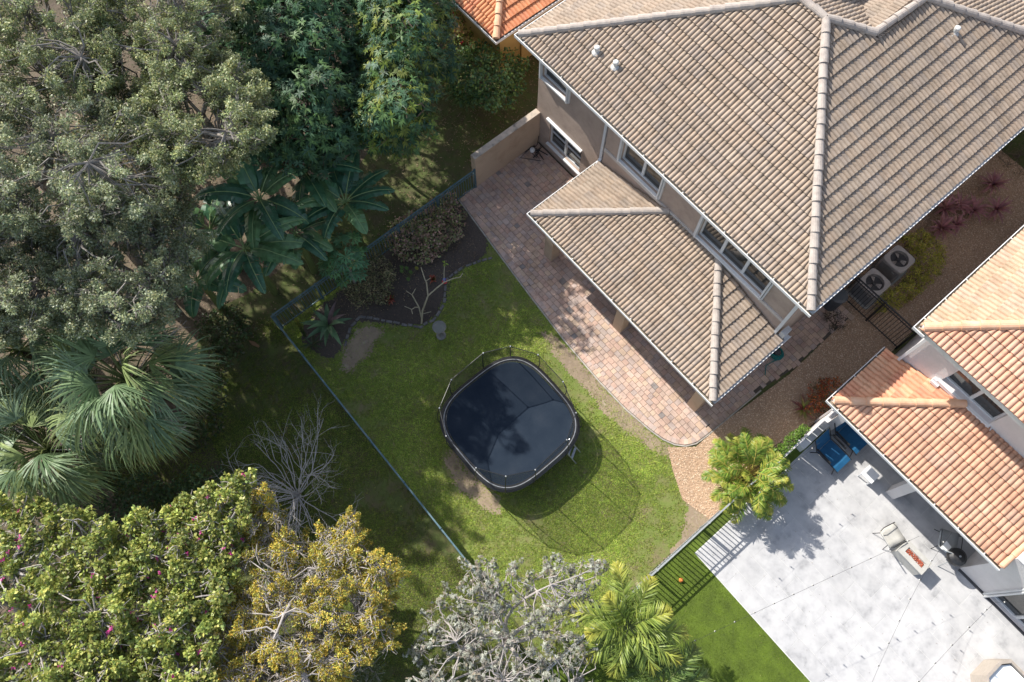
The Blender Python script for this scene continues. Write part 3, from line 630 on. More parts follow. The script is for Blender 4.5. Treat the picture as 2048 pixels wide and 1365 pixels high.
# ------------------------------------------------------------------ foliage tools
def unit(a): return a/(np.linalg.norm(a, axis=-1, keepdims=True)+1e-9)
class LB:
    """collects quads with one colour each, as numpy blocks"""
    def __init__(s): s.V = []; s.F = []; s.C = []; s.n = 0
    def quads(s, V, C):
        """V (m,4,3), C (m,3)"""
        V = np.asarray(V, float); m = len(V)
        if not m: return s
        s.V.append(V.reshape(-1, 3)); s.F.append(np.arange(m*4).reshape(m, 4)+s.n); s.n += m*4; s.C.append(np.broadcast_to(np.asarray(C, float), (m, 3))); return s
    def leaves(s, p, d, n, L, W, C, mid=.45, droop=.12):
        m = len(p); L = np.broadcast_to(np.asarray(L, float), (m,))[:, None]; W = np.broadcast_to(np.asarray(W, float), (m,))[:, None]
        d = unit(d); sd = unit(np.cross(d, n)); dz = np.zeros((m, 3)); dz[:, 2] = -1
        fold = np.cross(sd, d)*W*.12
        return s.quads(np.stack([p, p+d*L*mid+sd*W*.5+fold, p+d*L+dz*L*droop, p+d*L*mid-sd*W*.5+fold], 1), C)
    def grid(s, G, C):
        """G (a,b,3) surface grid; C (3) or (a-1,b-1,3)"""
        G = np.asarray(G, float); a, b = G.shape[:2]
        Q = np.stack([G[:-1, :-1], G[:-1, 1:], G[1:, 1:], G[1:, :-1]], 2).reshape(-1, 4, 3)
        C = np.broadcast_to(np.asarray(C, float), (a-1, b-1, 3)).reshape(-1, 3)
        return s.quads(Q, C)
    def obj(s, name, mat, parent=None):
        return mesh(name, np.concatenate(s.V), np.concatenate(s.F), mat, parent, np.concatenate(s.C))
def pick(pal, m, var=.2, weights=None):
    pal = np.array(pal, float); i = rng.choice(len(pal), m, p=weights); return pal[i]*(1+rng.uniform(-var, var, (m, 1)))
def rdir(m): return unit(rng.normal(size=(m, 3)))
def sample_poly(poly, m):
    poly = np.array(poly, float); lo, hi = poly.min(0), poly.max(0); out = np.zeros((0, 2))
    while len(out) < m:
        q = lo+(hi-lo)*rng.random((m*3, 2)); out = np.concatenate([out, q[inpoly(q[:, 0], q[:, 1], poly)]])
    return out[:m]
def edge_dist(q, poly):
    poly = np.array(poly, float); best = np.full(len(q), 1e9)
    for i in range(len(poly)):
        a, b = poly[i], poly[(i+1) % len(poly)]; d = b-a; t = np.clip(((q-a)@d)/(d@d), 0, 1); best = np.minimum(best, np.linalg.norm(a+t[:, None]*d-q, axis=1))
    return best
def snoise(x, y, s, seed=0):
    r = np.random.default_rng(seed); o = np.zeros_like(x)
    for k in range(7):
        a = r.uniform(0, 6.28); f = s*r.uniform(.6, 2.2); o += np.sin((x*math.cos(a)+y*math.sin(a))*f+r.uniform(0, 6.28))
    return o/4
def spread(poly, m):
    """blue-noise-like points in the polygon"""
    c = sample_poly(poly, m*6); out = [c[0]]; dmin = np.linalg.norm(c-c[0], axis=1)
    for _ in range(m-1):
        w_ = dmin*rng.uniform(.6, 1, len(c)); i = int(np.argmax(w_)); out.append(c[i]); dmin = np.minimum(dmin, np.linalg.norm(c-c[i], axis=1))
    return np.array(out)
def bend(a, b, n=5, amp=.12, sag=0.):
    a = np.array(a, float); b = np.array(b, float); L = np.linalg.norm(b-a); t = np.linspace(0, 1, n)[:, None]
    o = rng.normal(size=3)*amp*L; o2 = rng.normal(size=3)*amp*.5*L
    return a+(b-a)*t+o*np.sin(math.pi*t)+o2*np.sin(2*math.pi*t)+np.array((0, 0, sag*L))*np.sin(math.pi*t)
def clump_tree(name, label, cat, poly, z0, z1, nc, cr, per, LW, pal, bark, lm, trunk_r=.14, twig=7, twig_r=.008, up=.5, flat=.65, whorl=0, group=None, base=None, flowers=None, clvar=.18, weights=None, spray=0., rough_z=0., gaps=0., trunkname='trunk', forkz=None):
    px = spread(poly, nc); ed = edge_dist(px, poly); ed = np.sqrt(np.clip(ed/ed.max(), 0, 1))
    if gaps:
        g_ = snoise(px[:, 0], px[:, 1], .045, 17); px = px[g_ > np.quantile(g_, gaps)]; nc = len(px); ed = edge_dist(px, poly); ed = np.sqrt(np.clip(ed/ed.max(), 0, 1))
    z = z0+(z1-z0)*(ed*(1-rough_z)+rough_z*rng.random(nc))*rng.uniform(.75, 1.05, nc)+rng.normal(0, .12, nc)*(z1-z0)
    if rough_z and not gaps: px = np.where(rng.random((nc, 1)) < .2, sample_poly(poly, nc), px)
    C = P(px[:, 0], px[:, 1], z); C = C.reshape(-1, 3)
    ctr = C.mean(0); gp = P(px[:, 0].mean(), px[:, 1].mean(), 0).reshape(3); bs = np.array((*(ctr[:2]*.6+gp[:2]*.4), 0)) if base is None else np.array((*base, 0.))
    T = thing(name, label, cat, bs, group)
    # trunk, limbs, branches, twigs
    mb = MB(); fz = forkz if forkz is not None else max(.12, z0*.35); fork = bs+np.array((rng.normal(0, .15), rng.normal(0, .15), fz))
    mb.tube(bend(bs-np.array((0, 0, .05)), fork, 4, .04), [trunk_r*1.25, trunk_r*1.05, trunk_r, trunk_r*.95], 8)
    nl = max(4, min(9, nc//8)); idx = [int(rng.integers(nc))]; dm = np.linalg.norm(C-C[idx[0]], axis=1)
    for _ in range(nl-1): i = int(np.argmax(dm)); idx.append(i); dm = np.minimum(dm, np.linalg.norm(C-C[i], axis=1))
    limbs = []
    for i in idx:
        end = ctr+(C[i]-ctr)*.75; end[2] = C[i][2]-cr*.5; b = bend(fork, end, 7, .07, .06); limbs.append(b); mb.tube(b, np.linspace(trunk_r*.65, trunk_r*.16, 7), 6)
    LP = np.concatenate([l[2:] for l in limbs])
    for c in C:
        dd = np.linalg.norm(LP-c, axis=1); a = LP[int(np.argmin(dd))]
        mb.tube(bend(a, c, 4, .12), np.linspace(trunk_r*.16, twig_r*1.4, 4), 4)
        for _ in range(twig):
            d = rdir(1)[0]; d[2] = abs(d[2])*.7-.1; e = c+d*cr*rng.uniform(.6, 1.15)
            mb.tube(bend(c, e, 3, .15), [twig_r*1.2, twig_r, twig_r*.5], 3, cap=False)
    mb.obj(trunkname, M[bark], T)
    # leaves
    lb = LB(); m = nc*per; ci = np.repeat(np.arange(nc), per); o = rdir(m); rad = rng.random(m)**.45; sc_ = rng.uniform(.7, 1.25, nc)[ci]
    cl = 1+rng.uniform(-clvar, clvar, nc)[ci]
    pos = C[ci]+o*np.array((1, 1, flat))*(rad*cr*sc_)[:, None]
    if spray:
        A = unit(unit(C-ctr-np.array((0, 0, -.3)))*.8+rdir(nc)*.8); A[:, 2] = np.abs(A[:, 2])*.6; A = unit(A)[ci]; t = rng.random(m)[:, None]
        pos = C[ci]+A*t*(cr*spray*sc_)[:, None]+o*(cr*.42*sc_)[:, None]*(1.05-.6*t)
    if whorl:
        A = unit(o*.8+np.array((0, 0, .7))); k = whorl; m2 = m*k; A = np.repeat(A, k, 0); t1 = unit(np.cross(A, rdir(m2)))
        D = unit(t1+A*rng.uniform(.1, .5, (m2, 1))); pos = np.repeat(pos, k, 0); col = pick(pal, m, .15, weights); col = np.repeat(col*cl[:, None], k, 0)*rng.uniform(.85, 1.15, (m2, 1))
        L = LW[0]*rng.uniform(.7, 1.15, m2); W = LW[1]*rng.uniform(.8, 1.15, m2); lb.leaves(pos, D, A, L, W, col, droop=.28)
    else:
        D = unit(rdir(m)+o*.6); Nn = unit(rdir(m)*(1-up)+np.array((0, 0, up))); col = pick(pal, m, .22, weights)*cl[:, None]
        L = LW[0]*rng.uniform(.65, 1.2, m); W = LW[1]*rng.uniform(.7, 1.2, m); lb.leaves(pos, D, Nn, L, W, col)
    lb.obj('crown', M[lm], T)
    if flowers:
        nf, size, fp = flowers; fb = LB(); ci = rng.integers(0, nc, nf); o = rdir(nf); o[:, 2] = np.abs(o[:, 2])+.35; o = unit(o); pf = C[ci]+o*np.array((1, 1, flat))*cr*1.05
        for q in range(5):
            D = unit(rdir(nf)+o*.3); fb.leaves(pf, D, o, size*rng.uniform(.8, 1.2, nf), size*.6, pick(fp, nf, .2), mid=.6)
        f = fb.obj('blossoms', M['petal'], T); f['kind'] = 'stuff'
    return T
def strap(lb, base, az, el, L, Wd, droop, col, n=5, fold=.25, tipw=.05, wp=None, twist=0., tipcol=None):
    """arching strap leaf: 3 verts across, folded along the midrib"""
    h = np.array((math.cos(az), math.sin(az), 0)); sd = np.array((-math.sin(az), math.cos(az), 0)); p = np.array(base, float); G = []; e = el
    for i in range(n+1):
        t = i/n; wd = Wd*(wp(t) if wp else (min(1, .45+1.8*t)*(1-t**2.2)+tipw))
        d = h*math.cos(e)+np.array((0, 0, math.sin(e))); nn = -h*math.sin(e)+np.array((0, 0, math.cos(e))); s2 = sd*math.cos(twist)+nn*math.sin(twist)
        G.append([p-s2*wd/2+nn*wd*fold*.5, p, p+s2*wd/2+nn*wd*fold*.5]); p = p+d*L/n; e -= droop/n*(.5+t)
    c = np.array(col, float); cc = np.ones((n, 2, 1))*c
    if tipcol is not None: t = ((np.arange(n)+.5)/n)[:, None, None]; cc = cc*(1-t)+np.array(tipcol)*t*np.ones((n, 2, 1))
    lb.grid(np.array(G), cc*rng.uniform(.9, 1.1))
def rosette(name, label, cat, at, n, L, Wd, pal, el=(.2, 1.2), droop=1., lm='leaf', group=None, tip=None, stem=0., nseg=5):
    T = thing(name, label, cat, (at[0], at[1], 0), group)
    lb = LB()
    for i in range(n):
        e = rng.uniform(*el); strap(lb, (at[0], at[1], at[2]), i*2.4+rng.uniform(-.3, .3), e, L*rng.uniform(.75, 1.1), Wd*rng.uniform(.8, 1.1), droop*rng.uniform(.7, 1.2), pick(pal, 1, .2)[0], n=nseg, tipcol=tip)
    lb.obj('leaves', M[lm], T)
    MB().tube([(at[0], at[1], -.02), (at[0], at[1], at[2]+.03)], .025+stem, 7).obj('stem', M['bark_brown'], T)
    return T
def fan_palm(label, px, z, nf, R_, pal, base=None, group='cabbage palms in the woodland', trunk_r=.17):
    C = P(px[0], px[1], z); b = np.array((C[0], C[1], 0)) if base is None else np.array((*base, 0.))
    T = thing('cabbage_palm', label, 'palm', b, group)
    MB().tube(bend(b-(0, 0, .05), C-(0, 0, .1), 5, .03), [trunk_r*1.2, trunk_r, trunk_r, trunk_r, trunk_r*.8], 9).obj('trunk', M['bark_brown'], T)
    lb = LB(); mb = MB()
    for i in range(nf):
        t = (i+.5)/nf; az = i*2.39996+rng.uniform(-.35, .35); el = 1.35-2.0*t+rng.uniform(-.25, .25); pl = R_*.50*rng.uniform(.7, 1.15)
        h = np.array((math.cos(az), math.sin(az), 0)); d0 = h*math.cos(el)+np.array((0, 0, math.sin(el)))
        p1 = C+d0*pl*.55; el2 = el-.25; d1 = h*math.cos(el2)+np.array((0, 0, math.sin(el2))); hub = p1+d1*pl*.45; mb.tube([C, p1, hub], [.03, .022, .014], 4)
        el3 = el2-.3+rng.uniform(-.4, .3); d2 = unit(h*math.cos(el3)+np.array((0, 0, math.sin(el3)))); sd = np.array((-math.sin(az), math.cos(az), 0)); tw = rng.uniform(-.7, .7); nn0 = np.cross(d2, sd); nn0 = nn0 if nn0[2] > 0 else -nn0; sd, nn = sd*math.cos(tw)+nn0*math.sin(tw), nn0*math.cos(tw)-sd*math.sin(tw)
        ns = 32; col = pick(pal, 1, .15)[0]
        for k in range(ns):
            a = (k/(ns-1)-.5)*2*1.35; dd = unit(d2*math.cos(a)+sd*math.sin(a)+nn*(.10-.25*abs(math.sin(a)))); L = R_*.58*(1-.22*abs(a)/1.75)*rng.uniform(.88, 1.08)
            s2 = unit(np.cross(dd, nn)); G = []; p = hub.copy(); v = dd.copy()
            for j in range(6):
                tt = j/5; wd = .042*(.55+.9*tt if tt < .5 else 2.0*(1-tt)+.04); G.append([p-s2*wd*.5, p+s2*wd*.5+nn*.006]); v = unit(v+np.array((0, 0, -.15-.75*tt*tt))*rng.uniform(.4, 1.7)+rng.normal(size=3)*.05); p = p+v*L/5
            cc = np.clip(col*rng.uniform(.8, 1.2), 0, 1); tipc = np.array((.20, .19, .075)) if rng.random() < .4 else cc*1.2
            lb.grid(np.array(G), np.array([[cc], [cc], [cc], [cc*.6+tipc*.4], [tipc]]))
    lb.obj('crown', M['leaf'], T); mb.obj('frond_stalk', M['leaf_stalk'], T)['kind'] = 'stuff'
    # dead flower sprays
    fb = MB()
    for i in range(5):
        az = rng.uniform(0, 6.28); e = C+np.array((math.cos(az)*R_*.75, math.sin(az)*R_*.75, -.15)); mid = C+(e-C)*.5+np.array((0, 0, .35)); fb.tube([C, mid, e], [.015, .012, .008], 4)
        for j in range(60):
            s0 = mid+(e-mid)*rng.random(); fb.tube([s0, s0+rdir(1)[0]*np.array((.28, .28, .12))+np.array((0, 0, -.08))], .004, 3, cap=False)
    fb.obj('flower_stalk', M['bark_pale'], T)['kind'] = 'stuff'
    return T
def feather_frond(lb, mb, C, az, el, L, pal, nl=34, ll=.5, lw=.035, droop=1.2, tipc=None, plume=0.):
    h = np.array((math.cos(az), math.sin(az), 0)); sd = np.array((-math.sin(az), math.cos(az), 0)); p = np.array(C, float); e = el; pts = [p.copy()]; fr = []
    n = 10
    for i in range(n):
        d = h*math.cos(e)+np.array((0, 0, math.sin(e))); fr.append((d, -h*math.sin(e)+np.array((0, 0, math.cos(e))))); p = p+d*L/n; pts.append(p.copy()); e -= droop/n*(.4+1.2*i/n)
    pts = np.array(pts); mb.tube(pts, np.linspace(.022, .005, n+1), 4)
    t = np.repeat(np.linspace(.14, .99, nl), 2)+rng.uniform(-.01, .01, nl*2); s = np.tile((1., -1.), nl); i = np.clip((t*n).astype(int), 0, n-1); f = t*n-i
    pos = pts[i]*(1-f)[:, None]+pts[i+1]*f[:, None]; D = np.array([fr[k][0] for k in i]); U = np.array([fr[k][1] for k in i])
    ang = rng.uniform(-.3, .5, nl*2)+plume*rng.uniform(-1.2, 1.2, nl*2)
    d = unit(D*(.55+.5*t)[:, None]+(sd*s[:, None])*np.cos(ang)[:, None]+U*np.sin(ang)[:, None]); Ln = ll*np.sin(np.clip(t*.85+.18, 0, 1)*math.pi)**.6*rng.uniform(.85, 1.1, nl*2)
    c = pick(pal, nl*2, .15)
    if tipc is not None: k = np.clip((t-.55)*1.6, 0, 1)[:, None]; c = c*(1-k)+np.array(tipc)*k*rng.uniform(.7, 1.2, (nl*2, 1))
    nn = unit(U+rdir(nl*2)*.3); dm = np.array((0, 0, -1.))
    sd2 = unit(np.cross(d, nn)); w_ = lw
    a = pos; b = pos+d*(Ln*.5)[:, None]+dm*(Ln*.03)[:, None]; c2 = pos+d*Ln[:, None]+dm*(Ln*.22)[:, None]
    lb.quads(np.stack([a-sd2*w_*.3, a+sd2*w_*.3, b+sd2*w_*.5, b-sd2*w_*.5], 1), c); lb.quads(np.stack([b-sd2*w_*.5, b+sd2*w_*.5, c2+sd2*w_*.06, c2-sd2*w_*.06], 1), c*1.06)
M['leaf_stalk'] = mat('leaf stalk', [(.10, .13, .04), (.16, .18, .06)], 5, 3, .5)
M['stalk_yellow'] = mat('yellow leaf stalk', [(.28, .24, .05), (.36, .30, .07)], 5, 3, .5)

# ------------------------------------------------------------------ woodland trees
OAK = [(.27, .33, .15), (.35, .39, .21), (.20, .255, .115), (.40, .43, .27), (.30, .345, .135), (.38, .37, .15)]
oak_specs = [
 ('olive-green small-leaved tree filling the top left corner of the photo', [(-150, -150), (150, -160), (230, 40), (220, 170), (80, 220), (-150, 200)], 6.6, 9.2, 95),
 ('olive-green small-leaved tree at the top edge, left of the dark mango trees', [(150, -150), (450, -150), (480, -10), (420, 130), (310, 210), (180, 150)], 6.4, 8.8, 80),
 ('pale olive tree whose crown reaches over the left flank of the mango tree', [(300, 110), (460, 115), (530, 200), (515, 290), (430, 345), (330, 350), (230, 260)], 6.4, 8.6, 80),
 ('grey-green small-leaved tree at the left edge, above the palms and between other crowns', [(-150, 170), (110, 180), (290, 190), (350, 330), (310, 430), (100, 460), (-150, 440)], 6.4, 9, 95),
 ('grey-leaved twiggy tree between the banana plants and the big fan palm', [(90, 410), (290, 370), (390, 385), (410, 450), (360, 550), (325, 640), (215, 680), (110, 620)], 5, 7.2, 90),
 ('grey twiggy tree at the left edge just above the smaller fan palms', [(-150, 430), (90, 440), (130, 560), (100, 650), (-20, 690), (-150, 640)], 4.8, 7, 75)]
for lab, poly, z0, z1, nc in oak_specs:
    pal = OAK if 'olive' in lab else [(c[0]*.96+.008, c[1]*.96+.008, c[2]+.03) for c in OAK]
    clump_tree('olive_tree', lab, 'tree', poly, z0, z1, int(nc*4.2), .34, 190, (.082, .040), pal, 'bark', 'leaf', .16, twig=5, twig_r=.010, up=.45, spray=1.35, rough_z=.6, gaps=.13, group='small-leaved trees of the woodland', clvar=.3)
M['leaf_mango'] = leafmat('mango leaf', .5, .25, .3)
MANGO = [(.07, .15, .065), (.055, .125, .06), (.10, .185, .06), (.06, .13, .075)]
clump_tree('mango_tree', 'large dark green tree with whorls of long leaves beside the pale olive tree', 'tree', [(400, 40), (470, -150), (690, -160), (715, 60), (735, 200), (700, 290), (610, 325), (520, 300), (490, 200), (430, 160)], 3.6, 6.4, 150, .66, 50, (.20, .042), MANGO, 'bark_brown', 'leaf_mango', .2, twig=4, twig_r=.012, whorl=11, flat=.75, group='mango trees', clvar=.3)
clump_tree('mango_tree', 'dark mango tree with yellow-green new leaves on top, next to the bungalow', 'tree', [(700, -160), (850, -150), (885, 30), (900, 120), (850, 165), (850, 250), (780, 295), (710, 270), (725, 100)], 3.4, 6.0, 110, .62, 50, (.20, .042), MANGO+[(.18, .25, .045), (.22, .26, .05)], 'bark_brown', 'leaf_mango', .18, twig=4, twig_r=.012, whorl=11, flat=.75, group='mango trees', clvar=.3)
PINK = [(.36, .41, .095), (.29, .36, .09), (.43, .455, .12), (.23, .31, .09), (.46, .44, .12)]
FL = [(.55, .06, .27), (.45, .03, .22), (.62, .12, .34)]
for lab, poly, z0, z1, nc, nf in (('light green flowering tree with magenta blooms in the bottom left corner', [(-150, 1010), (60, 1005), (225, 1055), (250, 1200), (240, 1500), (-150, 1500)], 4.3, 5.1, 85, 60),
                          ('light green flowering tree with magenta blooms beside the orange-leaved tree', [(225, 1060), (330, 1025), (420, 985), (500, 955), (475, 1080), (430, 1250), (400, 1500), (240, 1500)], 3.9, 4.7, 70, 45)):
    clump_tree('orchid_tree', lab, 'tree', poly, z0, z1, int(nc*4.2), .34, 130, (.10, .08), PINK, 'bark_pale', 'leaf', .13, twig=5, twig_r=.010, up=.4, spray=.9, rough_z=.5, group='flowering trees with magenta blooms', flowers=(nf*2, .075, FL), clvar=.3)
clump_tree('buttonwood_tree', 'orange-leaved twiggy tree at the foot of the bare shrub', 'tree', [(430, 1020), (540, 985), (580, 1080), (620, 1090), (700, 1030), (730, 1090), (800, 1140), (770, 1230), (785, 1290), (700, 1340), (640, 1420), (460, 1420), (415, 1200)], 3.0, 4.3, 420, .29, 190, (.058, .034), [(.58, .44, .07), (.60, .40, .06), (.47, .45, .09), (.38, .39, .08), (.60, .47, .10), (.33, .36, .08)], 'bark_pale', 'leaf', .12, twig=14, twig_r=.009, up=.4, spray=1.2, rough_z=.3, clvar=.4)
clump_tree('sapling', 'small grey-green leafy sapling at the bottom edge, left of the silver tree', 'tree', [(610, 1290), (700, 1300), (765, 1335), (750, 1430), (590, 1430)], 1.4, 2.2, 34, .32, 150, (.06, .04), [(.16, .20, .10), (.20, .23, .13), (.12, .16, .07)], 'bark_pale', 'leaf', .06, twig=7, twig_r=.007)
clump_tree('silver_tree', 'silver-leaved tree with pale crooked branches at the bottom edge', 'tree', [(835, 1300), (870, 1205), (930, 1140), (1000, 1118), (1060, 1150), (1110, 1120), (1195, 1135), (1185, 1205), (1120, 1255), (1190, 1300), (1200, 1420), (830, 1420), (855, 1330)], 2.2, 3.8, 200, .27, 30, (.060, .023), [(.36, .375, .31), (.42, .43, .365), (.28, .295, .23), (.33, .285, .22), (.22, .22, .17)], 'bark_pale', 'leaf_matte', .10, twig=5, twig_r=.008, whorl=9, flat=.8, spray=1.4, rough_z=.5, clvar=.2)
# bare shrub
M['twig_dead'] = mat('dead grey twigs', [(.40, .37, .36), (.56, .53, .52)], 6, 4, .9)
def bare_shrub():
    b = P(597, 992, 0); T = thing('bare_shrub', 'leafless grey shrub of fine branches left of the back fence', 'shrub', b); mb = MB(); r = random.Random(4)
    def grow(p, d, L, rad, k):
        pts = [p]; q = np.array(p); v = np.array(d)
        for i in range(4): v = unit(v+rng.normal(size=3)*.16); q = q+v*L/4; pts.append(q.copy())
        mb.tube(pts, np.linspace(rad, rad*.55, 5), 4, cap=False)
        if k:
            for _ in range(r.choice((2, 3, 3))):
                i = r.randint(2, 4); grow(pts[i], unit(v+rng.normal(size=3)*.5+np.array((0, 0, .05))), L*r.uniform(.5, .75), rad*.55, k-1)
    for i in range(34):
        a = rng.uniform(0, 6.28); e = rng.uniform(.2, 1.25); grow(b, np.array((math.cos(a)*math.cos(e), math.sin(a)*math.cos(e), math.sin(e))), rng.uniform(1.1, 1.75), .017, 3)
    mb.obj('branches', M['twig_dead'], T)
    lb = LB(); m = 60; p = b+rng.normal(size=(m, 3))*np.array((1, 1, .3))*.9+np.array((0, 0, 1.0)); lb.leaves(p, rdir(m), np.tile((0, 0, 1.), (m, 1)), .07, .04, pick([(.30, .17, .08), (.3, .28, .06)], m)); lb.obj('dry_leaves', M['leaf'], T)
bare_shrub()
SAB = [(.20, .29, .13), (.165, .25, .125), (.27, .34, .13), (.22, .30, .17)]
fan_palm('largest cabbage palm, its round crown in the middle of the left side', (262, 765), 3.9, 58, 2.65, SAB)
fan_palm('cabbage palm at the left edge under the grey twiggy tree', (40, 700), 3.4, 38, 2.2, SAB)
fan_palm('cabbage palm below and left of the largest cabbage palm', (95, 900), 2.9, 38, 2.25, SAB)
fan_palm('cabbage palm cut by the left edge, level with the largest cabbage palm', (-45, 830), 3.0, 34, 2.1, SAB)
# bananas
M['midrib'] = mat('banana midrib', [(.22, .32, .12), (.30, .40, .17)], 5, 3, .5)
BAN = [(.06, .16, .085), (.085, .20, .095), (.055, .145, .08), (.12, .23, .095)]
def banana(label, px, z, n, L, az0=0., base=None):
    C = P(px[0], px[1], z); b = np.array((C[0], C[1], 0)); T = thing('banana_plant', label, 'banana plant', b, 'banana plants by the back corner of the garden')
    MB().tube([b-(0, 0, .05), b+(.03, .02, z*.5), C], [.13, .11, .07], 9).obj('stem', M['leaf_stalk'], T)
    for i in range(n):
        lb = LB(); az = az0+i*2.4+rng.uniform(-.25, .25); el = rng.uniform(.25, 1.0); Ln = L*rng.uniform(.8, 1.1); W = .66*rng.uniform(.85, 1.1); droop = rng.uniform(1.0, 1.9)
        h = np.array((math.cos(az), math.sin(az), 0)); sd = np.array((-math.sin(az), math.cos(az), 0)); tw = rng.uniform(-.35, .35); p = C.copy(); e = el; n_ = 22; pts = []; fr = []
        for k in range(n_+1):
            d = h*math.cos(e)+np.array((0, 0, math.sin(e))); nn = -h*math.sin(e)+np.array((0, 0, math.cos(e))); s2 = sd*math.cos(tw)+nn*math.sin(tw); n2 = np.cross(d, s2); n2 = n2 if n2[2] > 0 else -n2
            pts.append(p.copy()); fr.append((d, s2, n2)); p = p+d*Ln/n_; e -= droop/n_*(.5+k/n_)
        col = pick(BAN, 1, .15)[0] if not (i == 4 and 'mango tree' in label) else np.array((.30, .20, .13)); Q = []; Cc = []
        for k in range(3, n_):
            t = (k-3)/(n_-4); wd = W*.5*min(1, (1-t)**.45*1.02, .35+t*4)
            t2 = (k-2)/(n_-4); wd2 = W*.5*min(1, max(0, 1-t2)**.45*1.02, .35+t2*4)
            for s in (1, -1):
                tear = rng.random() < .16; dr = rng.uniform(.0, .18)+(.30 if tear else 0); g = .82 if tear else 1.0; d, s2, n2 = fr[k]; d3, s3, n3 = fr[k+1]
                a, c = pts[k], pts[k]+(pts[k+1]-pts[k])*g; f = .22; sl_ = d*.10
                m1, m2 = a+(s2*s*.5+n2*f*.4)*wd+sl_*.5, c+(s3*s*.5+n3*f*.4)*wd2+sl_*.5; o1, o2 = a+(s2*s-n2*dr)*wd+sl_, c+(s3*s-n3*dr)*wd2+sl_
                Q += [(a, c, m2, m1), (m1, m2, o2, o1)]; cc = col*rng.uniform(.86, 1.14); Cc += [cc, cc*1.05]
        lb.quads(np.array(Q), np.array(Cc)); lf = lb.obj('leaf', M['leaf_gloss'], T)
        if i == 4 and 'mango tree' in label: lf['label'] = 'withered brown banana leaf'
        mb = MB(); mb.tube(np.array(pts)+np.array([f[2] for f in fr])*.008, np.linspace(.022, .006, n_+1), 5); mb.obj('midrib', M['midrib'], lf)
banana('largest banana plant with drooping green leaves beside the fence corner', (490, 498), 3.2, 12, 2.1, .3)
banana('banana plant below the mango tree with dark upright leaves', (610, 345), 3.2, 12, 2.0, 1.1)
banana('banana plant next to the papaya with leaves over the teal fence', (690, 405), 2.8, 11, 1.8, 2.0)
banana('small shaded banana plant at the edge of the grey twiggy tree', (395, 560), 2.4, 9, 1.6, .8)
banana('banana plant hidden below the pale olive tree with leaves reaching the mango', (520, 400), 3.4, 10, 2.0, 2.6)
banana('young banana plant between the largest banana plant and the papaya', (590, 470), 2.6, 10, 1.7, .2)
banana('banana plant under the olive tree trunks, left of the largest banana plant', (420, 460), 2.8, 9, 1.8, 1.6)
def papaya():
    C = P(690, 520, 2.3); b = np.array((C[0], C[1], 0)); T = thing('papaya_tree', 'papaya with star-shaped leaves between banana plants and mulch bed', 'tree', b)
    MB().tube([b, C], [.06, .045], 8).obj('trunk', M['bark'], T); lb = LB(); mb = MB()
    for i in range(22):
        az = i*2.4; el = 1.2-1.6*i/22; L = rng.uniform(.45, .85); d = np.array((math.cos(az)*math.cos(el), math.sin(az)*math.cos(el), math.sin(el))); hub = C+d*L; mb.tube([C, hub], [.012, .008], 4)
        u = unit(np.array((math.cos(az), math.sin(az), -.35))); nn = unit(np.array((0, 0, 1.))+rng.normal(size=3)*.2); s2 = unit(np.cross(u, nn)); col = pick([(.11, .25, .11), (.15, .31, .11)], 1)[0]
        for k in range(9):
            a = (k-4)*.62; dd = unit(u*math.cos(a)+s2*math.sin(a)); lb.leaves(np.array([hub]), np.array([dd]), np.array([nn]), .30, .07, col[None]*rng.uniform(.9, 1.1), mid=.6)
            for q in (-.5, .5): dq = unit(u*math.cos(a+q)+s2*math.sin(a+q)); lb.leaves(np.array([hub+dd*.12]), np.array([dq]), np.array([nn]), .12, .035, col[None], mid=.5)
    lb.obj('crown', M['leaf'], T); mb.obj('leaf_stalk', M['leaf_stalk'], T)['kind'] = 'stuff'
papaya()
# feather palms
def feather_palm(name, label, px, z, fronds, base, pal, tipc, nl=34, ll=.45, lw=.03, plume=0., trunk_r=.09, droop=1.5, group=None):
    C = P(px[0], px[1], z); b = np.array((*base[:2], 0.)); T = thing(name, label, 'palm', b, group); lb = LB(); mb = MB()
    MB().tube(bend(b-(0, 0, .05), C-(0, 0, .05), 6, .04), np.linspace(trunk_r*1.2, trunk_r*.7, 6), 10).obj('trunk', M['palmtrunk'], T)
    for az, el, L in fronds: feather_frond(lb, mb, C, az, el, L, pal, nl, ll, lw, droop*rng.uniform(.8, 1.2), tipc, plume)
    lb.obj('crown', M['leaf'], T); mb.obj('frond_stalk', M['leaf_stalk'], T)['kind'] = 'stuff'; return T
FOX = [(.24, .32, .06), (.30, .36, .07), (.19, .26, .055)]
def imgdir(deg): return R(deg)+YAW      # direction as seen in the photo, 0 = right, 90 = up
feather_palm('foxtail_palm', 'bushy palm with yellow-tipped fronds by the silver tree and turf', (1258, 1252), 3.0, [(imgdir(a), e, l) for a, e, l in ((100, .55, 1.75), (62, .5, 1.5), (165, .45, 1.75), (-8, .4, 1.75), (-35, .3, 1.7), (215, .2, 1.6), (250, .1, 1.45), (20, .9, 1.3), (130, 1.0, 1.2), (-60, .2, 1.5), (190, .7, 1.3))], P(1180, 1310, 0), FOX, (.60, .50, .07), 75, .46, .036, .9, group='bushy palms on the turf')
feather_palm('foxtail_palm', 'darker bushy palm cut by the bottom edge of the photo', (1325, 1372), 2.4, [(imgdir(a), .35+.2*math.sin(a), 1.5) for a in (80, 120, 45, 10, 150, 190, -20, 230, 270, -60)], P(1235, 1400, 0), [(.12, .19, .05), (.17, .24, .06)], (.30, .32, .07), 65, .48, .034, .7, group='bushy palms on the turf')
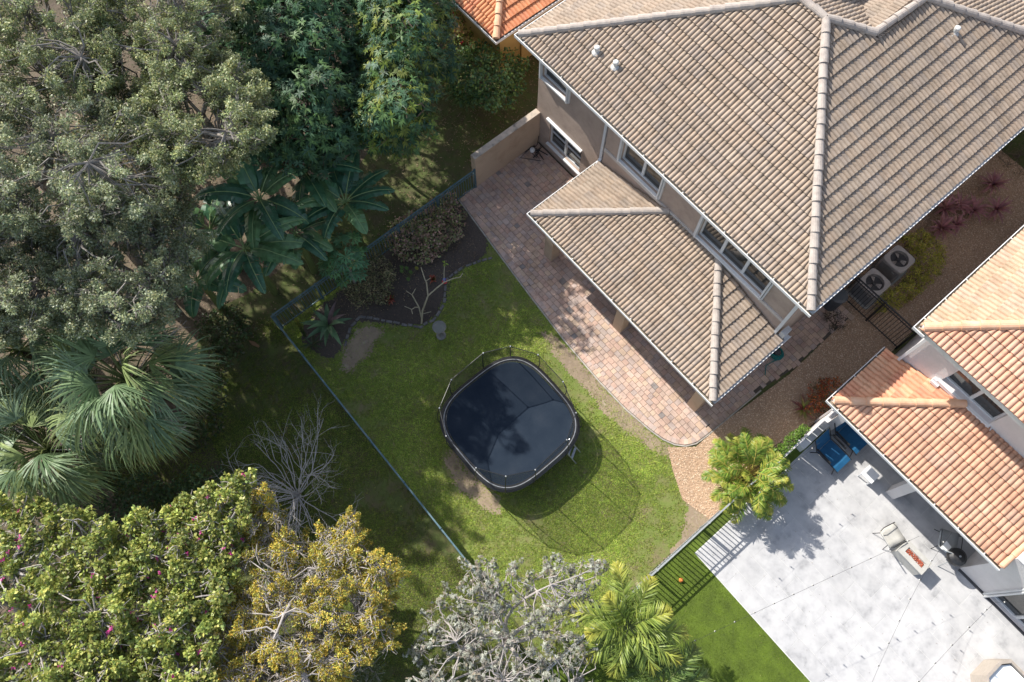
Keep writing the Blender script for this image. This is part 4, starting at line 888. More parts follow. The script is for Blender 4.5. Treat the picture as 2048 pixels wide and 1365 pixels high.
def areca():
    at_ = P(1478, 962, 0); T = thing('areca_palm', 'bright yellow-green clumping palm between gravel bed and white patio', 'palm', at_); lb = LB(); mb = MB(); st = MB()
    for i in range(62):
        a = i*2.4; t = (i+.5)/62; o = np.array((math.cos(a), math.sin(a), 0))*.35*math.sqrt(t); base = at_+o; z = 1.6-.8*t+rng.uniform(-.2, .2); C = base+o*.9+np.array((0, 0, z)); st.tube([base, base+o*.3+(0, 0, z*.5), C], [.022, .018, .012], 5)
        feather_frond(lb, mb, C, a+rng.uniform(-.4, .4), 1.15-1.0*t+rng.uniform(-.2, .2), rng.uniform(.65, .95), [(.17, .27, .04), (.24, .34, .05), (.13, .22, .035), (.32, .34, .055)], 24, .29, .032, 1.2, (.52, .46, .07) if rng.random() < .5 else None)
    lb.obj('crown', M['leaf'], T); st.obj('trunk', M['stalk_yellow'], T); mb.obj('frond_stalk', M['stalk_yellow'], T)['kind'] = 'stuff'
areca()

# ------------------------------------------------------------------ shrubs and bedding plants
def shrub(name, label, poly, z0, z1, nc, cr, per, LW, pal, cat='shrub', lm='leaf', bark='bark_brown', **k):
    return clump_tree(name, label, cat, poly, z0, z1, nc, cr, per, LW, pal, bark, lm, .03, twig=4, twig_r=.005, up=.5, trunkname='branches', forkz=.08, **k)
shrub('shrub', 'leafy green shrub with broad pale leaves under the bungalow eave corner', [(890, 110), (960, 85), (1010, 90), (1045, 120), (1035, 190), (985, 215), (925, 190), (890, 160)], .8, 1.9, 38, .34, 100, (.12, .10), [(0.102, 0.204, 0.068), (0.17, 0.272, 0.102), (0.204, 0.289, 0.068), (0.085, 0.17, 0.076)])
shrub('flowering_shrub', 'mixed shrub with red blooms against the bungalow wall at the top', [(850, -60), (910, -40), (945, 40), (950, 75), (900, 95), (870, 40)], .6, 1.5, 26, .32, 90, (.10, .07), [(0.17, 0.255, 0.051), (0.306, 0.323, 0.068), (0.102, 0.153, 0.068), (0.272, 0.153, 0.068)], flowers=(10, .09, [(.6, .02, .06)]))
shrub('shrub', 'dull reddish straggly shrub at the corner of the paver terrace', [(790, 450), (850, 410), (900, 392), (930, 430), (912, 475), (850, 520), (800, 515), (775, 480)], .25, .9, 52, .24, 75, (.10, .07), [(0.26, 0.289, 0.145), (0.405, 0.289, 0.202), (0.347, 0.376, 0.145), (0.52, 0.318, 0.26)])
shrub('shrub', 'brownish small-leaved shrub below the papaya in the mulch bed', [(690, 570), (750, 505), (790, 545), (775, 600), (710, 610)], .2, .8, 40, .22, 75, (.065, .045), [(0.26, 0.246, 0.116), (0.376, 0.318, 0.173), (0.173, 0.202, 0.087)])
shrub('yellow_shrub', 'yellow-green clipped shrub wrapped around the two air conditioners', [(1800, 470), (1850, 462), (1888, 500), (1882, 540), (1855, 572), (1795, 612), (1752, 625), (1765, 590), (1815, 560), (1835, 520)], .3, .75, 64, .13, 90, (.065, .034), [(.52, .54, .09), (.64, .60, .10), (.38, .42, .08), (.66, .54, .13)])
shrub('creeper', 'bright green creeper along the top of the slat fence', [(1605, 850), (1618, 862), (1575, 905), (1545, 930), (1530, 945), (1535, 915)], 1.25, 1.55, 40, .11, 90, (.05, .04), [(.16, .28, .04), (.22, .34, .06), (.10, .2, .03)], 'creeper')
shrub('red_shrub', 'low shrub with orange-red leaves beside the patio roof corner', [(1620, 775), (1655, 755), (1685, 762), (1660, 790), (1650, 832), (1622, 820)], .25, .6, 20, .15, 70, (.07, .035), [(.62, .12, .045), (.75, .24, .06), (.30, .09, .05), (.12, .15, .05)])
shrub('shrub', 'dark sparse shrub at the edge of the side path near the gate', [(1650, 630), (1680, 625), (1690, 655), (1660, 660)], .1, .35, 9, .15, 40, (.06, .025), [(.04, .06, .03), (.07, .04, .03)])
shrub('shrub', 'straggly pale shrub in the side yard at the right edge', [(1985, 290), (2060, 270), (2080, 340), (2010, 350)], .2, .6, 16, .2, 45, (.07, .02), [(.16, .13, .06), (.12, .12, .05)])
shrub('shrub', 'low green vine under the fan palms near the magenta blooms', [(300, 990), (420, 930), (470, 970), (420, 1020), (330, 1040)], .2, .7, 24, .25, 70, (.10, .08), [(0.085, 0.153, 0.06), (0.136, 0.204, 0.068)])
shrub('shrub', 'low leafy undergrowth seen through the flowering tree in the bottom left corner', [(-100, 1080), (240, 1080), (420, 1080), (400, 1420), (-100, 1420)], .4, 1.4, 70, .5, 70, (.13, .10), [(.12, .17, .05), (.16, .20, .06), (.09, .13, .045)])
shrub('shrub', 'dark leafy undergrowth along the grass edge right of the largest cabbage palm', [(400, 640), (470, 610), (500, 660), (450, 760), (440, 860), (380, 900), (370, 820), (410, 740)], .2, .8, 40, .26, 70, (.11, .08), [(.07, .12, .045), (.10, .15, .05), (.13, .12, .06)])
shrub('shrub', 'low dark undergrowth between the largest palm and the flowering trees', [(150, 960), (280, 930), (330, 990), (230, 1060), (120, 1040)], .3, .9, 24, .3, 70, (.10, .08), [(0.068, 0.128, 0.051), (0.102, 0.153, 0.06)])
shrub('shrub', 'dark undergrowth glimpsed below the olive trees at the left', [(80, 250), (330, 180), (380, 330), (200, 420), (90, 380)], .4, 1.2, 40, .4, 60, (.14, .09), [(0.085, 0.153, 0.06), (0.153, 0.187, 0.068), (0.272, 0.221, 0.085)])
for lab, px, n, L, Wd, pal, el, dr, tip in (
    ('dark broad-leaved rosette plant inside the fence corner', (658, 650, .5), 16, .95, .19, [(0.102, 0.189, 0.102), (0.145, 0.246, 0.116), (0.173, 0.116, 0.116)], (.1, 1.1), 1.1, None),
    ('red-green bromeliad on the gravel beside the red shrub', (1607, 818, .15), 20, .55, .10, [(.30, .42, .07), (.26, .09, .07), (.38, .18, .11)], (.15, 1.2), .9, (.24, .10, .09)),
    ('low rosette of bromeliad leaves beside the dark rosette plant', (625, 690, .12), 12, .42, .07, [(.06, .10, .04), (.12, .13, .06)], (.1, .9), .9, None)):
    rosette('bromeliad', lab, 'plant', P(px[0], px[1], px[2]), n, L, Wd, pal, el, dr, tip=tip)
ti = [('purple-red strap-leaved plant nearest the right edge, above the row', (1985, 370)), ('purple strap-leaved plant at the upper end of the row beside the roof gutter', (1918, 412)), ('purple strap-leaved plant with a pale green heart in the middle of the row', (1947, 420)), ('purple strap-leaved plant closest to the yellow shrub', (1882, 458)), ('small purple strap-leaved plant between its two bigger neighbours', (1912, 450)), ('dusky pink strap-leaved plant at the right end of the row', (1992, 420)), ('dark shaded strap-leaved plant tucked behind the row under the gutter', (1888, 418))]
for k, (lab, px) in enumerate(ti):
    rosette('cordyline', lab, 'plant', P(px[0], px[1], .35), 30 if k != 4 else 20, .58 if k != 4 else .42, .095, [(.42, .17, .20), (.52, .24, .25), (.30, .13, .16), (.45, .24, .14)], (.15, 1.25), 1.0, group='purple strap-leaved plants along the side path', tip=(.48, .24, .26))
for lab, px, sz in (('small red croton alone in the mulch bed left of the bare frangipani', (780, 600), .2), ('red croton between the bare frangipani branches', (865, 560), .17)):
    rosette('croton', lab, 'plant', P(px[0], px[1], .2), 34, sz*1.1, .06, [(.45, .09, .05), (.5, .16, .10), (.12, .14, .03), (.3, .03, .03)], (.1, 1.4), .6, group='red crotons in the mulch bed')
def heart_plant():
    at_ = P(818, 552, .15); T = thing('heart_leaf_plant', 'small plant with a few round lime leaves in the mulch bed', 'plant', at_*(1, 1, 0)); mb = MB()
    for px in ((803, 535), (813, 537), (803, 543), (821, 545), (816, 559), (833, 537)):
        p = P(px[0], px[1], .28); mb.tube([at_*(1, 1, 0), p], .006, 4); q = MB(); col = (.26, .26, .05) if px[0] == 833 else (.12, .2, .05)
        n = 12; V = [p+np.array((math.cos(a)*.075, math.sin(a)*.06*(1+.2*math.sin(a)), .01*math.cos(2*a))) for a in np.linspace(0, 2*math.pi, n, endpoint=False)]; q.add(V, [tuple(range(n))], col); q.obj('leaf', M['leaf_matte'], T, cols=True)
    mb.obj('stem', M['leaf_stalk'], T)
heart_plant()
def pencil_plant():
    T = thing('euphorbia', 'upright yellow-topped plant inside the fence corner', 'plant', P(606, 668, 0)); lb = LB()
    a = P(610, 672, .05); b = P(592, 640, .95); m = 420; t = rng.random(m)[:, None]; p = a+(b-a)*t; D = unit(rdir(m)+np.array((0, 0, .6))); c = pick([(.10, .15, .06)], m)*(1-t)+np.array((.36, .34, .05))*t**2; lb.leaves(p, D, rdir(m), .10, .022, c); lb.obj('leaves', M['leaf'], T); MB().tube([a*(1, 1, 0), b], .02, 6).obj('stem', M['leaf_stalk'], T)
pencil_plant()
def fern():
    C = P(930, 190, .35); T = thing('fern', 'arching green fern at the foot of the broad-leaved shrub', 'fern', C*(1, 1, 0)); lb = LB(); mb = MB()
    for i in range(18): feather_frond(lb, mb, C, imgdir(180+i*12+rng.uniform(-8, 8)), rng.uniform(.3, .9), rng.uniform(.55, .9), [(.08, .14, .035), (.11, .17, .04)], 26, .12, .022, 1.5)
    lb.obj('fronds', M['leaf'], T); mb.obj('frond_stalk', M['leaf_stalk'], T)['kind'] = 'stuff'
fern()
def frangipani():
    b = P(843, 648, 0); T = thing('frangipani', 'bare frangipani with pale forked branches in the mulch bed', 'tree', b); mb = MB()
    def br(pts, r0, r1): q = np.array([P(x, y, z) for x, y, z in pts]); mb.tube(q, np.linspace(r0, r1, len(q)), 7)
    br([(843, 648, 0), (845, 622, .45), (856, 592, .9)], .035, .028); br([(856, 592, .9), (853, 565, 1.15), (850, 560, 1.2), (842, 535, 1.45)], .026, .016); br([(851, 563, 1.18), (862, 556, 1.25)], .014, .012)
    br([(856, 592, .9), (873, 577, 1.05), (888, 565, 1.2), (908, 557, 1.35), (920, 555, 1.45), (926, 547, 1.5)], .026, .014); br([(888, 566, 1.2), (888, 545, 1.45), (889, 530, 1.6)], .016, .011)
    br([(844, 640, .15), (838, 615, .5), (824, 590, .8)], .026, .02); br([(824, 590, .8), (831, 578, .95)], .015, .012); br([(824, 590, .8), (812, 582, .9)], .014, .011)
    br([(838, 615, .5), (830, 615, .55), (823, 620, .6), (825, 628, .62)], .018, .015); br([(823, 619, .6), (809, 613, .7)], .013, .011); br([(846, 628, .3), (862, 624, .4)], .014, .011)
    mb.obj('branches', M['frangi'], T); lb = LB(); m = 9; p = np.tile(P(890, 527, 1.62), (m, 1)); lb.leaves(p, rdir(m)*np.array((1, 1, .4)), np.tile((0, 0, 1.), (m, 1)), .13, .045, pick([(.25, .33, .05)], m)); lb.obj('leaves', M['leaf'], T)
    f = P(889, 562, 1.05); F_ = thing('bird_feeder', 'blue and red bird feeder hanging from a bare frangipani branch', 'bird feeder', f)
    MB().lathe(f, [(.03, -.02), (.055, .0), (.05, .12), (.02, .15)], 14).obj('bottle', M['bluep'], F_); MB().lathe(f+(0, 0, -.09), [(.05, 0), (.085, .02), (.085, .05), (.05, .068)], 14).obj('base', M['red'], F_); MB().tube([f+(0, 0, .15), f+(0, 0, .23)], .004, 5).obj('hook', M['wire'], F_)
M['frangi'] = mat('frangipani bark', [(.30, .26, .17), (.42, .37, .25)], 6, 5, .8)
frangipani()

# ------------------------------------------------------------------ grass, litter, pebbles
def blades(name, poly, n, hgt, keep, pal, seed, wd=.012):
    q = sample_poly(poly, n); nz = snoise(q[:, 0], q[:, 1], 1.6, seed)+.5*snoise(q[:, 0], q[:, 1], 5., seed+1)+.45*snoise(q[:, 0], q[:, 1], 16., seed+2)+.35*snoise(q[:, 0], q[:, 1], 34., seed+3); k = nz+rng.normal(0, .35, len(q)) > keep
    if name == 'lawn_grass':
        d = q[:, 1]-np.interp(q[:, 0], [-12, -7.8, -4, -2, -.5, 1], [8, 7.45, 7.2, 7.3, 8.3, 9]); k &= ~((d > -.75+.4*nz) & (rng.random(len(q)) < .6)); k &= ~inpoly(q[:, 0], q[:, 1], np.array(bed)); k &= ~((inpoly(q[:, 0], q[:, 1], np.array(worn)) | inpoly(q[:, 0], q[:, 1], np.array(worn2))) & (rng.random(len(q)) < .8))
        k &= ~(inpoly(q[:, 0], q[:, 1], np.array(strip2)) & (rng.random(len(q)) < .85)) & ~inpoly(q[:, 0], q[:, 1], np.array(grav))
    q = q[k]; nz = nz[k]; m = len(q); p = np.c_[q, np.full(m, .004)]
    D = unit(rdir(m)*np.array((1, 1, .3))+np.array((0, 0, .38))); c = pick(pal, m, .22)*(1+.34*np.clip(nz, -1, 1)[:, None]); dry = (rng.random(m) < .07+.1*(nz < -.3))[:, None]; c = np.where(dry, np.array((.27, .22, .09))*rng.uniform(.7, 1.2, (m, 1)), c)
    lb = LB(); lb.leaves(p, D, rdir(m), hgt*rng.uniform(.6, 1.3, m), wd*1.2, c, mid=.3, droop=.2); o = lb.obj(name, M['grassblade']); o['kind'] = 'stuff'
    tag(o, *{'lawn_grass': ('short green lawn grass around the trampoline', 'grass'), 'woodland_grass': ('rougher shaded grass outside the back fence', 'grass')}[name]); return o
GR = [(.29, .41, .06), (.37, .47, .07), (.22, .33, .05), (.45, .47, .11)]
blades('lawn_grass', LAWN, 340000, .055, -.55, GR, 3)
blades('woodland_grass', [(-13, .3), (-13, -6.5), (-4, -7), (2, -2), (1.2, .34)], 230000, .06, -.45, [tuple(k_*.62 for k_ in c_) for c_ in GR], 5)  # same grass as the lawn, palette dimmed to carry the heavy tree shade
def turf_fibres():
    n = 150000; q = sample_poly([(1.34, -2), (8, -2), (8, 5.68), (1.34, 5.68)], n); q = q[(q[:, 0]+q[:, 1]*.15 < 6.9)]; m = len(q); nz = snoise(q[:, 0], q[:, 1], 3., 9)+.6*snoise(q[:, 0], q[:, 1], 12., 11)
    lb = LB(); lb.leaves(np.c_[q, np.full(m, .018)], unit(rdir(m)*np.array((1, 1, .3))+np.array((.25, .1, .4))), rdir(m), .030*rng.uniform(.7, 1.2, m), .010, pick([(.12, .19, .012), (.155, .225, .018), (.09, .15, .01)], m, .2)*(1+.2*np.clip(nz, -1, 1)[:, None]), mid=.3)
    o = lb.obj('turf_fibres', M['grassblade']); o['kind'] = 'stuff'; tag(o, 'bright green artificial turf pile beside the white patio', 'turf')
turf_fibres()
def scatter_leaves():
    lb = LB()
    for poly, n, s in (([(-34, -12), (-34, 16), (-15, 16), (-12.5, 8), (-12.3, 0), (-12, -10)], 26000, .09), ([(-12, .5), (-12, 7), (-6, 7), (-6, .5)], 160, .06), ([(-12.4, 9), (-12.4, 16), (-18, 14), (-18, 9)], 2500, .09), ([(1.8, 5.8), (1.8, 11), (10, 11), (10, 5.8)], 150, .035), ([(1.4, 0), (1.4, 5.7), (6, 5.7), (5, 0)], 70, .035), ([(-11.9, 1), (-11.9, 7), (-2.5, 7), (-2.5, 1)], 500, .045), ([(-12, 1), (-12, 7.8), (-10, 7), (-10.5, 3)], 900, .06)):
        q = sample_poly(poly, n); p = np.c_[q, .012+.05*(q[:, 0] > -12.3)+.02*rng.random(n)]; lb.leaves(p, rdir(n)*np.array((1, 1, .25)), np.tile((0, 0, 1.), (n, 1))+rng.normal(size=(n, 3))*.3, s*rng.uniform(.5, 1.3, n), s*.4, pick([(.22, .15, .09), (.30, .21, .13), (.14, .10, .06), (.36, .27, .17), (.12, .12, .05)], n))
    o = lb.obj('fallen_leaves', M['leaf_matte']); o['kind'] = 'stuff'; tag(o, 'scattered dry fallen leaves on the woodland floor and beds', 'leaves')
scatter_leaves()
def pebbles():
    n = 34000; q = sample_poly(grav, n); k = q[:, 1] < 24; q = q[k]; n = len(q); r = rng.uniform(.010, .026, n); a = rng.uniform(0, 6.28, n)
    x = np.c_[np.cos(a), np.sin(a), np.zeros(n)]; y = np.c_[-np.sin(a), np.cos(a), np.zeros(n)]*.7; z = np.tile((0, 0, .6), (n, 1)); c = np.c_[q, .014+r*.2]
    R3 = r[:, None]; t = c+z*R3; e = [c+x*R3, c+y*R3, c-x*R3, c-y*R3]; up = [c+(x+y)*R3*.45+z*R3*.8, c+(y-x)*R3*.45+z*R3*.8, c-(x+y)*R3*.45+z*R3*.8, c+(x-y)*R3*.45+z*R3*.8]
    col = pick([(.62, .44, .29), (.70, .53, .37), (.50, .34, .22), (.78, .63, .47), (.42, .28, .18)], n, .2); lb = LB()
    lb.quads(np.stack([up[0], up[1], up[2], up[3]], 1), col)
    for i in range(4): lb.quads(np.stack([e[i], e[(i+1) % 4], up[i], up[(i-1) % 4]], 1), col)
    o = lb.obj('gravel', M['pebble']); o['kind'] = 'stuff'; tag(o, 'loose tan gravel stones along the side path', 'gravel')
pebbles()

# ------------------------------------------------------------------ trampoline
def trampoline():
    cx, cy = -4.76, 3.93; T = thing('trampoline', 'large rounded-square black trampoline with a net enclosure standing on the lawn', 'trampoline', (cx, cy, 0))
    def ring(a, n=96, e=3.3):
        t = np.linspace(0, 2*math.pi, n, endpoint=False); c, s = np.cos(t), np.sin(t)
        return np.c_[cx+a*np.sign(c)*np.abs(c)**(2/e), cy+a*np.sign(s)*np.abs(s)**(2/e)]
    n = 96; V = [(cx, cy, .90)]; F_ = []
    rings = 14
    for k in range(1, rings+1):
        a = 1.68*k/rings; R_ = ring(a, n, 2.2+1.1*k/rings); z = .90+.05*(k/rings)**3
        V += [(x, y, z+.004*math.sin(x*5+y*3)) for x, y in R_]
    F_ += [(0, 1+i, 1+(i+1) % n) for i in range(n)]
    for k in range(rings-1): F_ += [(1+k*n+i, 1+(k+1)*n+i, 1+(k+1)*n+(i+1) % n, 1+k*n+(i+1) % n) for i in range(n)]
    mesh('jumping_mat', V, F_, M['matcloth'], T, smooth=True)
    mb = MB(); r1 = ring(1.685); r2 = ring(1.79); r3 = ring(1.86)
    V = [(x, y, .952) for x, y in r1]+[(x, y, .955) for x, y in r2]+[(x, y, .90) for x, y in r3]
    mb.add(V, [(k*n+i, (k+1)*n+i, (k+1)*n+(i+1) % n, k*n+(i+1) % n) for k in range(2) for i in range(n)]); mb.obj('safety_skirt', M['black'], T)
    mb = MB(); p = [(x, y, .965) for x, y in ring(1.745)]; p.append(p[0]); mb.tube(p, .017, 6, cap=False); mb.obj('edge_rim', M['rim'], T)
    mb = MB(); p = [(x, y, .56) for x, y in ring(1.72)]; p.append(p[0]); mb.tube(p, .03, 8, cap=False); mb.obj('frame_ring', M['galv'], T)
    for sx, sy in ((1, 1), (1, -1), (-1, 1), (-1, -1)):
        b = MB(); x, y = cx+sx*1.36, cy+sy*1.36
        b.tube([(x, y, .56), (x, y, .08), (x-sx*.05, y-sy*.05, .02)], .03, 7); b.tube([(x-.35*sx, y+.25*sy, .03), (x+.15*sx, y-.3*sy, .03)], .025, 6); b.obj('leg', M['galv'], T)
    for i in range(0, 96, 2):                    # composite rods holding the mat
        pass
    top = [(-6.49, 3.19), (-6.53, 4.41), (-6.18, 5.15), (-5.46, 5.6), (-4.37, 5.61), (-3.44, 5.28), (-3.02, 4.56), (-2.95, 3.33), (-3.34, 2.59), (-4.05, 2.11), (-5.29, 2.04), (-6.05, 2.4)]
    fr = ring(1.83, 720)
    lows = []
    for q in top:
        d = np.array(q)-(cx, cy); a = fr[int(np.argmax((unit(fr-np.array((cx, cy))) @ unit(d))))]; lows.append(a)
        b = MB(); o = unit(d)*.07; b.tube([(*a, .60), (*(a+o*.9), 1.1), (*(np.array(q)*.5+a*.5+o*1.3), 1.7), (*q, 2.48)], [.016, .015, .013, .011], 6); pl = b.obj('net_pole', M['black'], T)
        MB().lathe((*q, 2.46), [(.02, 0), (.028, .02), (.02, .05)], 8).obj('pole_cap', M['rim'], pl)
    mb = MB(); p = [(*q, 2.5) for q in top]; p.append(p[0]); mb.tube(p, .011, 5, cap=False); mb.obj('net_hoop', M['black'], T)
    nb = []; nf = []; L = len(top); sub = 6; hz = 5
    low = ring(1.66, 720)
    for i in range(L):
        a, b = np.array(top[i]), np.array(top[(i+1) % L])
        for k in range(sub):
            t = a+(b-a)*k/sub; d = unit(t-(cx, cy)); lo = low[int(np.argmax(unit(low-np.array((cx, cy))) @ d))]
            for z in range(hz+1): f = z/hz; nb.append((*(lo+(t-lo)*f), .96+1.53*f))
    m = L*sub
    for i in range(m): j = (i+1) % m; nf += [(i*(hz+1)+z, j*(hz+1)+z, j*(hz+1)+z+1, i*(hz+1)+z+1) for z in range(hz)]
    mesh('safety_net', nb, nf, M['net'], T)
    mb = MB(); mb.tube([(-3.02, 4.62, .95), (-2.62, 4.8, .02)], .018, 6); mb.tube([(-3.2, 4.95, .95), (-2.8, 5.13, .02)], .018, 6)
    for f in (.3, .6): mb.obox((-3.02+.4*f, 4.62+.18*f, .95-.93*f), (-3.2+.4*f, 4.95+.18*f, .95-.93*f), .07, .02)
    mb.obj('ladder', M['rim'], T)
trampoline()

# ------------------------------------------------------------------ garden and patio objects
def bed_edging():
    r = random.Random(8); pts = [P(x, y, 0) for x, y in ((985, 515), (925, 535), (893, 560), (888, 610), (868, 640), (840, 655), (800, 648), (760, 640), (722, 634), (700, 655), (692, 690))]; k = 0
    for a, b in zip(pts[:-1], pts[1:]):
        L = np.linalg.norm(b-a); d = (b-a)/L; s_ = 0
        while s_ < L-.1:
            w_ = r.uniform(.16, .26); p = a+d*(s_+w_/2); c = r.uniform(-.02, .02); n_ = np.array((-d[1], d[0], 0)); hw = w_/2-.012; t = r.uniform(.035, .05); h = r.uniform(.03, .06)
            q = [p+d*sx*hw*r.uniform(.85, 1)+n_*(sy*t+c) for sx, sy in ((-1, -1), (1, -1), (1, 1), (-1, 1))]; m_ = sum(q)/4
            mb = MB(); V = [(x[0], x[1], -.01) for x in q]+[(x[0], x[1], h*.7) for x in q]+[(*(x*.8+m_*.2)[:2], h) for x in q]; mb.add(V, [(8, 9, 10, 11)]+[(i+4*l, (i+1) % 4+4*l, (i+1) % 4+4*l+4, i+4*l+4) for l in (0, 1) for i in range(4)])
            tag(mb.obj('edging_stone', M['edgestone']), 'grey edging stone in the curved border between mulch bed and lawn', 'stone', 'edging stones round the mulch bed'); s_ += w_; k += 1
M['edgestone'] = mat('edging stone', [(.10, .10, .10), (.22, .205, .19)], 6, 6, .95, .4)
bed_edging()
def bird_bath():
    c = np.array((-8.62, 4.24, 0)); T = thing('bird_bath', 'round stone bird bath with water at the edge of the lawn', 'bird bath', c)
    MB().lathe(c, [(.16, 0), (.16, .05), (.09, .10), (.055, .2), (.055, .55), (.09, .66), (.12, .70)], 20).obj('pedestal', M['bowl'], T)
    mb = MB(); mb.lathe(c, [(.10, .70), (.20, .735), (.225, .79), (.215, .80), (.19, .765), (.10, .745)], 28); b = mb.obj('bowl', M['bowl'], T)
    n = 28; MB().add([(c[0]+.196*math.cos(a), c[1]+.196*math.sin(a), .776) for a in np.linspace(0, 2*math.pi, n, endpoint=False)], [tuple(range(n))]).obj('water', M['water'], b)
bird_bath()
def condenser(c, label):
    c = np.array((*c, 0.)); T = thing('air_conditioner', label, 'air conditioner', c, 'air conditioners beside the taupe house'); h = .40; H_ = .86
    def rr(s, n=5, r=.10):
        o = []
        for qx, qy, a0 in ((1, 1, 0), (-1, 1, 90), (-1, -1, 180), (1, -1, 270)):
            for k in range(n): a = R(a0+90*k/(n-1)); o.append((c[0]+qx*(s-r)+r*math.cos(a), c[1]+qy*(s-r)+r*math.sin(a)))
        return o
    MB().prism(rr(h+.06), 0, .06).obj('pad', M['concrete'], T)
    MB().prism(rr(h-.035), .063, .74).obj('coil', M['darkgrey'], T)
    mb = MB()
    for i in range(15): z = .09+i*.043; o = rr(h); mb.prism(o, z, z+.016)
    mb.obj('louvre', M['acslat'], T)['kind'] = 'stuff'
    for s in ((1, 1), (1, -1), (-1, 1), (-1, -1)): x, y = c[0]+s[0]*(h-.045), c[1]+s[1]*(h-.045); MB().box((x-.035, y-.035, .06), (x+.035, y+.035, .745)).obj('corner_post', M['acbody'], T)
    # top plate with a round opening
    n = 48; ang = np.linspace(0, 2*math.pi, n, endpoint=False); q_ = (h+.01)/(np.abs(np.cos(ang))**7+np.abs(np.sin(ang))**7)**(1/7); o = np.c_[c[0]+q_*np.cos(ang), c[1]+q_*np.sin(ang)]; ir = .30; ci = np.c_[c[0]+ir*np.cos(ang), c[1]+ir*np.sin(ang)]; sh = np.c_[c[0]+(ir-.02)*np.cos(ang), c[1]+(ir-.02)*np.sin(ang)]
    V = [(*p, .74) for p in o]+[(*p, H_-.03) for p in o]+[(*(p*.96+c[:2]*.04), H_) for p in o]+[(*p, H_) for p in ci]+[(*p, H_-.16) for p in sh]
    MB().add(V, [(k*n+i, k*n+(i+1) % n, (k+1)*n+(i+1) % n, (k+1)*n+i) for k in range(4) for i in range(n)]).obj('top_plate', M['acbody'], T)
    k = 28; MB().add([(c[0]+.295*math.cos(a), c[1]+.295*math.sin(a), H_-.165) for a in np.linspace(0, 2*math.pi, k, endpoint=False)], [tuple(range(k))]).obj('fan_well', M['black'], T)
    MB().lathe(c+(0, 0, H_-.13), [(.07, 0), (.07, .05), (.05, .07)], 14).obj('motor', M['darkgrey'], T)
    for i in range(3):
        a = R(15+120*i); G = []
        for r_ in (.075, .17, .255):
            w0 = .36 if r_ < .1 else .40; G.append([(c[0]+r_*math.cos(a+s*w0), c[1]+r_*math.sin(a+s*w0), H_-.10+s*.03) for s in (-1, 0, 1)])
        lb = LB(); lb.grid(G, (1, 1, 1)); lb.obj('fan_blade', M['fan'], T)
    mb = MB()
    for r_ in (.09, .14, .19, .24, .28):
        p = [(c[0]+r_*math.cos(a), c[1]+r_*math.sin(a), H_+.004) for a in np.linspace(0, 2*math.pi, 29)]; mb.tube(p, .0022, 4, cap=False)
    for a in np.linspace(0, math.pi, 6, endpoint=False): mb.tube([(c[0]-.285*math.cos(a), c[1]-.285*math.sin(a), H_+.003), (c[0]+.285*math.cos(a), c[1]+.285*math.sin(a), H_+.003)], .0022, 4)
    mb.obj('fan_grille', M['black'], T)
    MB().box((c[0]+.14, c[1]-h-.010, .60), (c[0]+.24, c[1]-h-.004, .66)).obj('service_panel', M['concrete'], T)
condenser((-.70, 16.0), 'air conditioner nearest the black side gate'); condenser((-.74, 17.26), 'air conditioner farther from the gate, up the side path')
def hose_reel():
    c = np.array((-1.12, 12.14, .05)); T = thing('garden_hose', 'coiled teal garden hose on the pavers beside the terrace roof', 'hose', c); mb = MB()
    t = np.linspace(0, 2*math.pi*7, 150); r = .23-.011*(t/6.28)+.02*np.sin(t*2.3); p = np.c_[c[0]+r*np.cos(t), c[1]+r*np.sin(t), .07+.018*(t/6.28)]; mb.tube(p, .015, 6)
    mb.tube([p[0], p[0]+(-.1, -.25, 0), p[0]+(-.15, -.55, -.0), p[0]+(.05, -.8, 0)], .015, 6); mb.obj('hose', M['teal'], T); MB().lathe(c*(1, 1, 0), [(.10, .04), (.10, .22), (.07, .24)], 12).obj('holder', M['darkgrey'], T)
hose_reel()
def bin_():
    c = np.array((-1.14, 14.75, .05)); T = thing('rubbish_bin', 'dark grey rubbish bin under the eave beside the black gate', 'bin', c)
    MB().lathe(c, [(.22, 0), (.27, .78), (.285, .8)], 18).obj('body', M['bin'], T); MB().lathe(c+(0, 0, .803), [(.29, 0), (.29, .03), (.2, .07), (.05, .08)], 18).obj('lid', M['bin'], T)
bin_()
def corner_lamp():
    c = np.array((-12.03, 11.10, .06)); T = thing('garden_lamp', 'white globe lamp lying with tangled black cable in the terrace corner', 'lamp', c)
    MB().lathe(c, [(.03, 0), (.08, .03), (.095, .09), (.08, .15), (.03, .18)], 16).obj('globe', M['white'], T)
    mb = MB()
    for s in range(3): q = c+np.array((.06, .05, .01)); pts = [q+np.cumsum(rng.normal(0, .10, (9, 3))*np.array((1, 1, .05)), 0)[i] for i in range(9)]; pts = [np.array((max(-12.18, min(-11.5, p[0])), max(10.6, min(11.5, p[1])), .075)) for p in pts]; mb.tube(pts, .012, 5)
    mb.tube([(-12.1, 11.2, .07), (-12.12, 11.42, .1), (-12.15, 11.5, .5)], .014, 5); mb.tube([(-11.95, 11.3, .07), (-11.75, 11.36, .08), (-11.55, 11.42, .07)], .02, 6); mb.obj('cable', M['wire'], T)
corner_lamp()
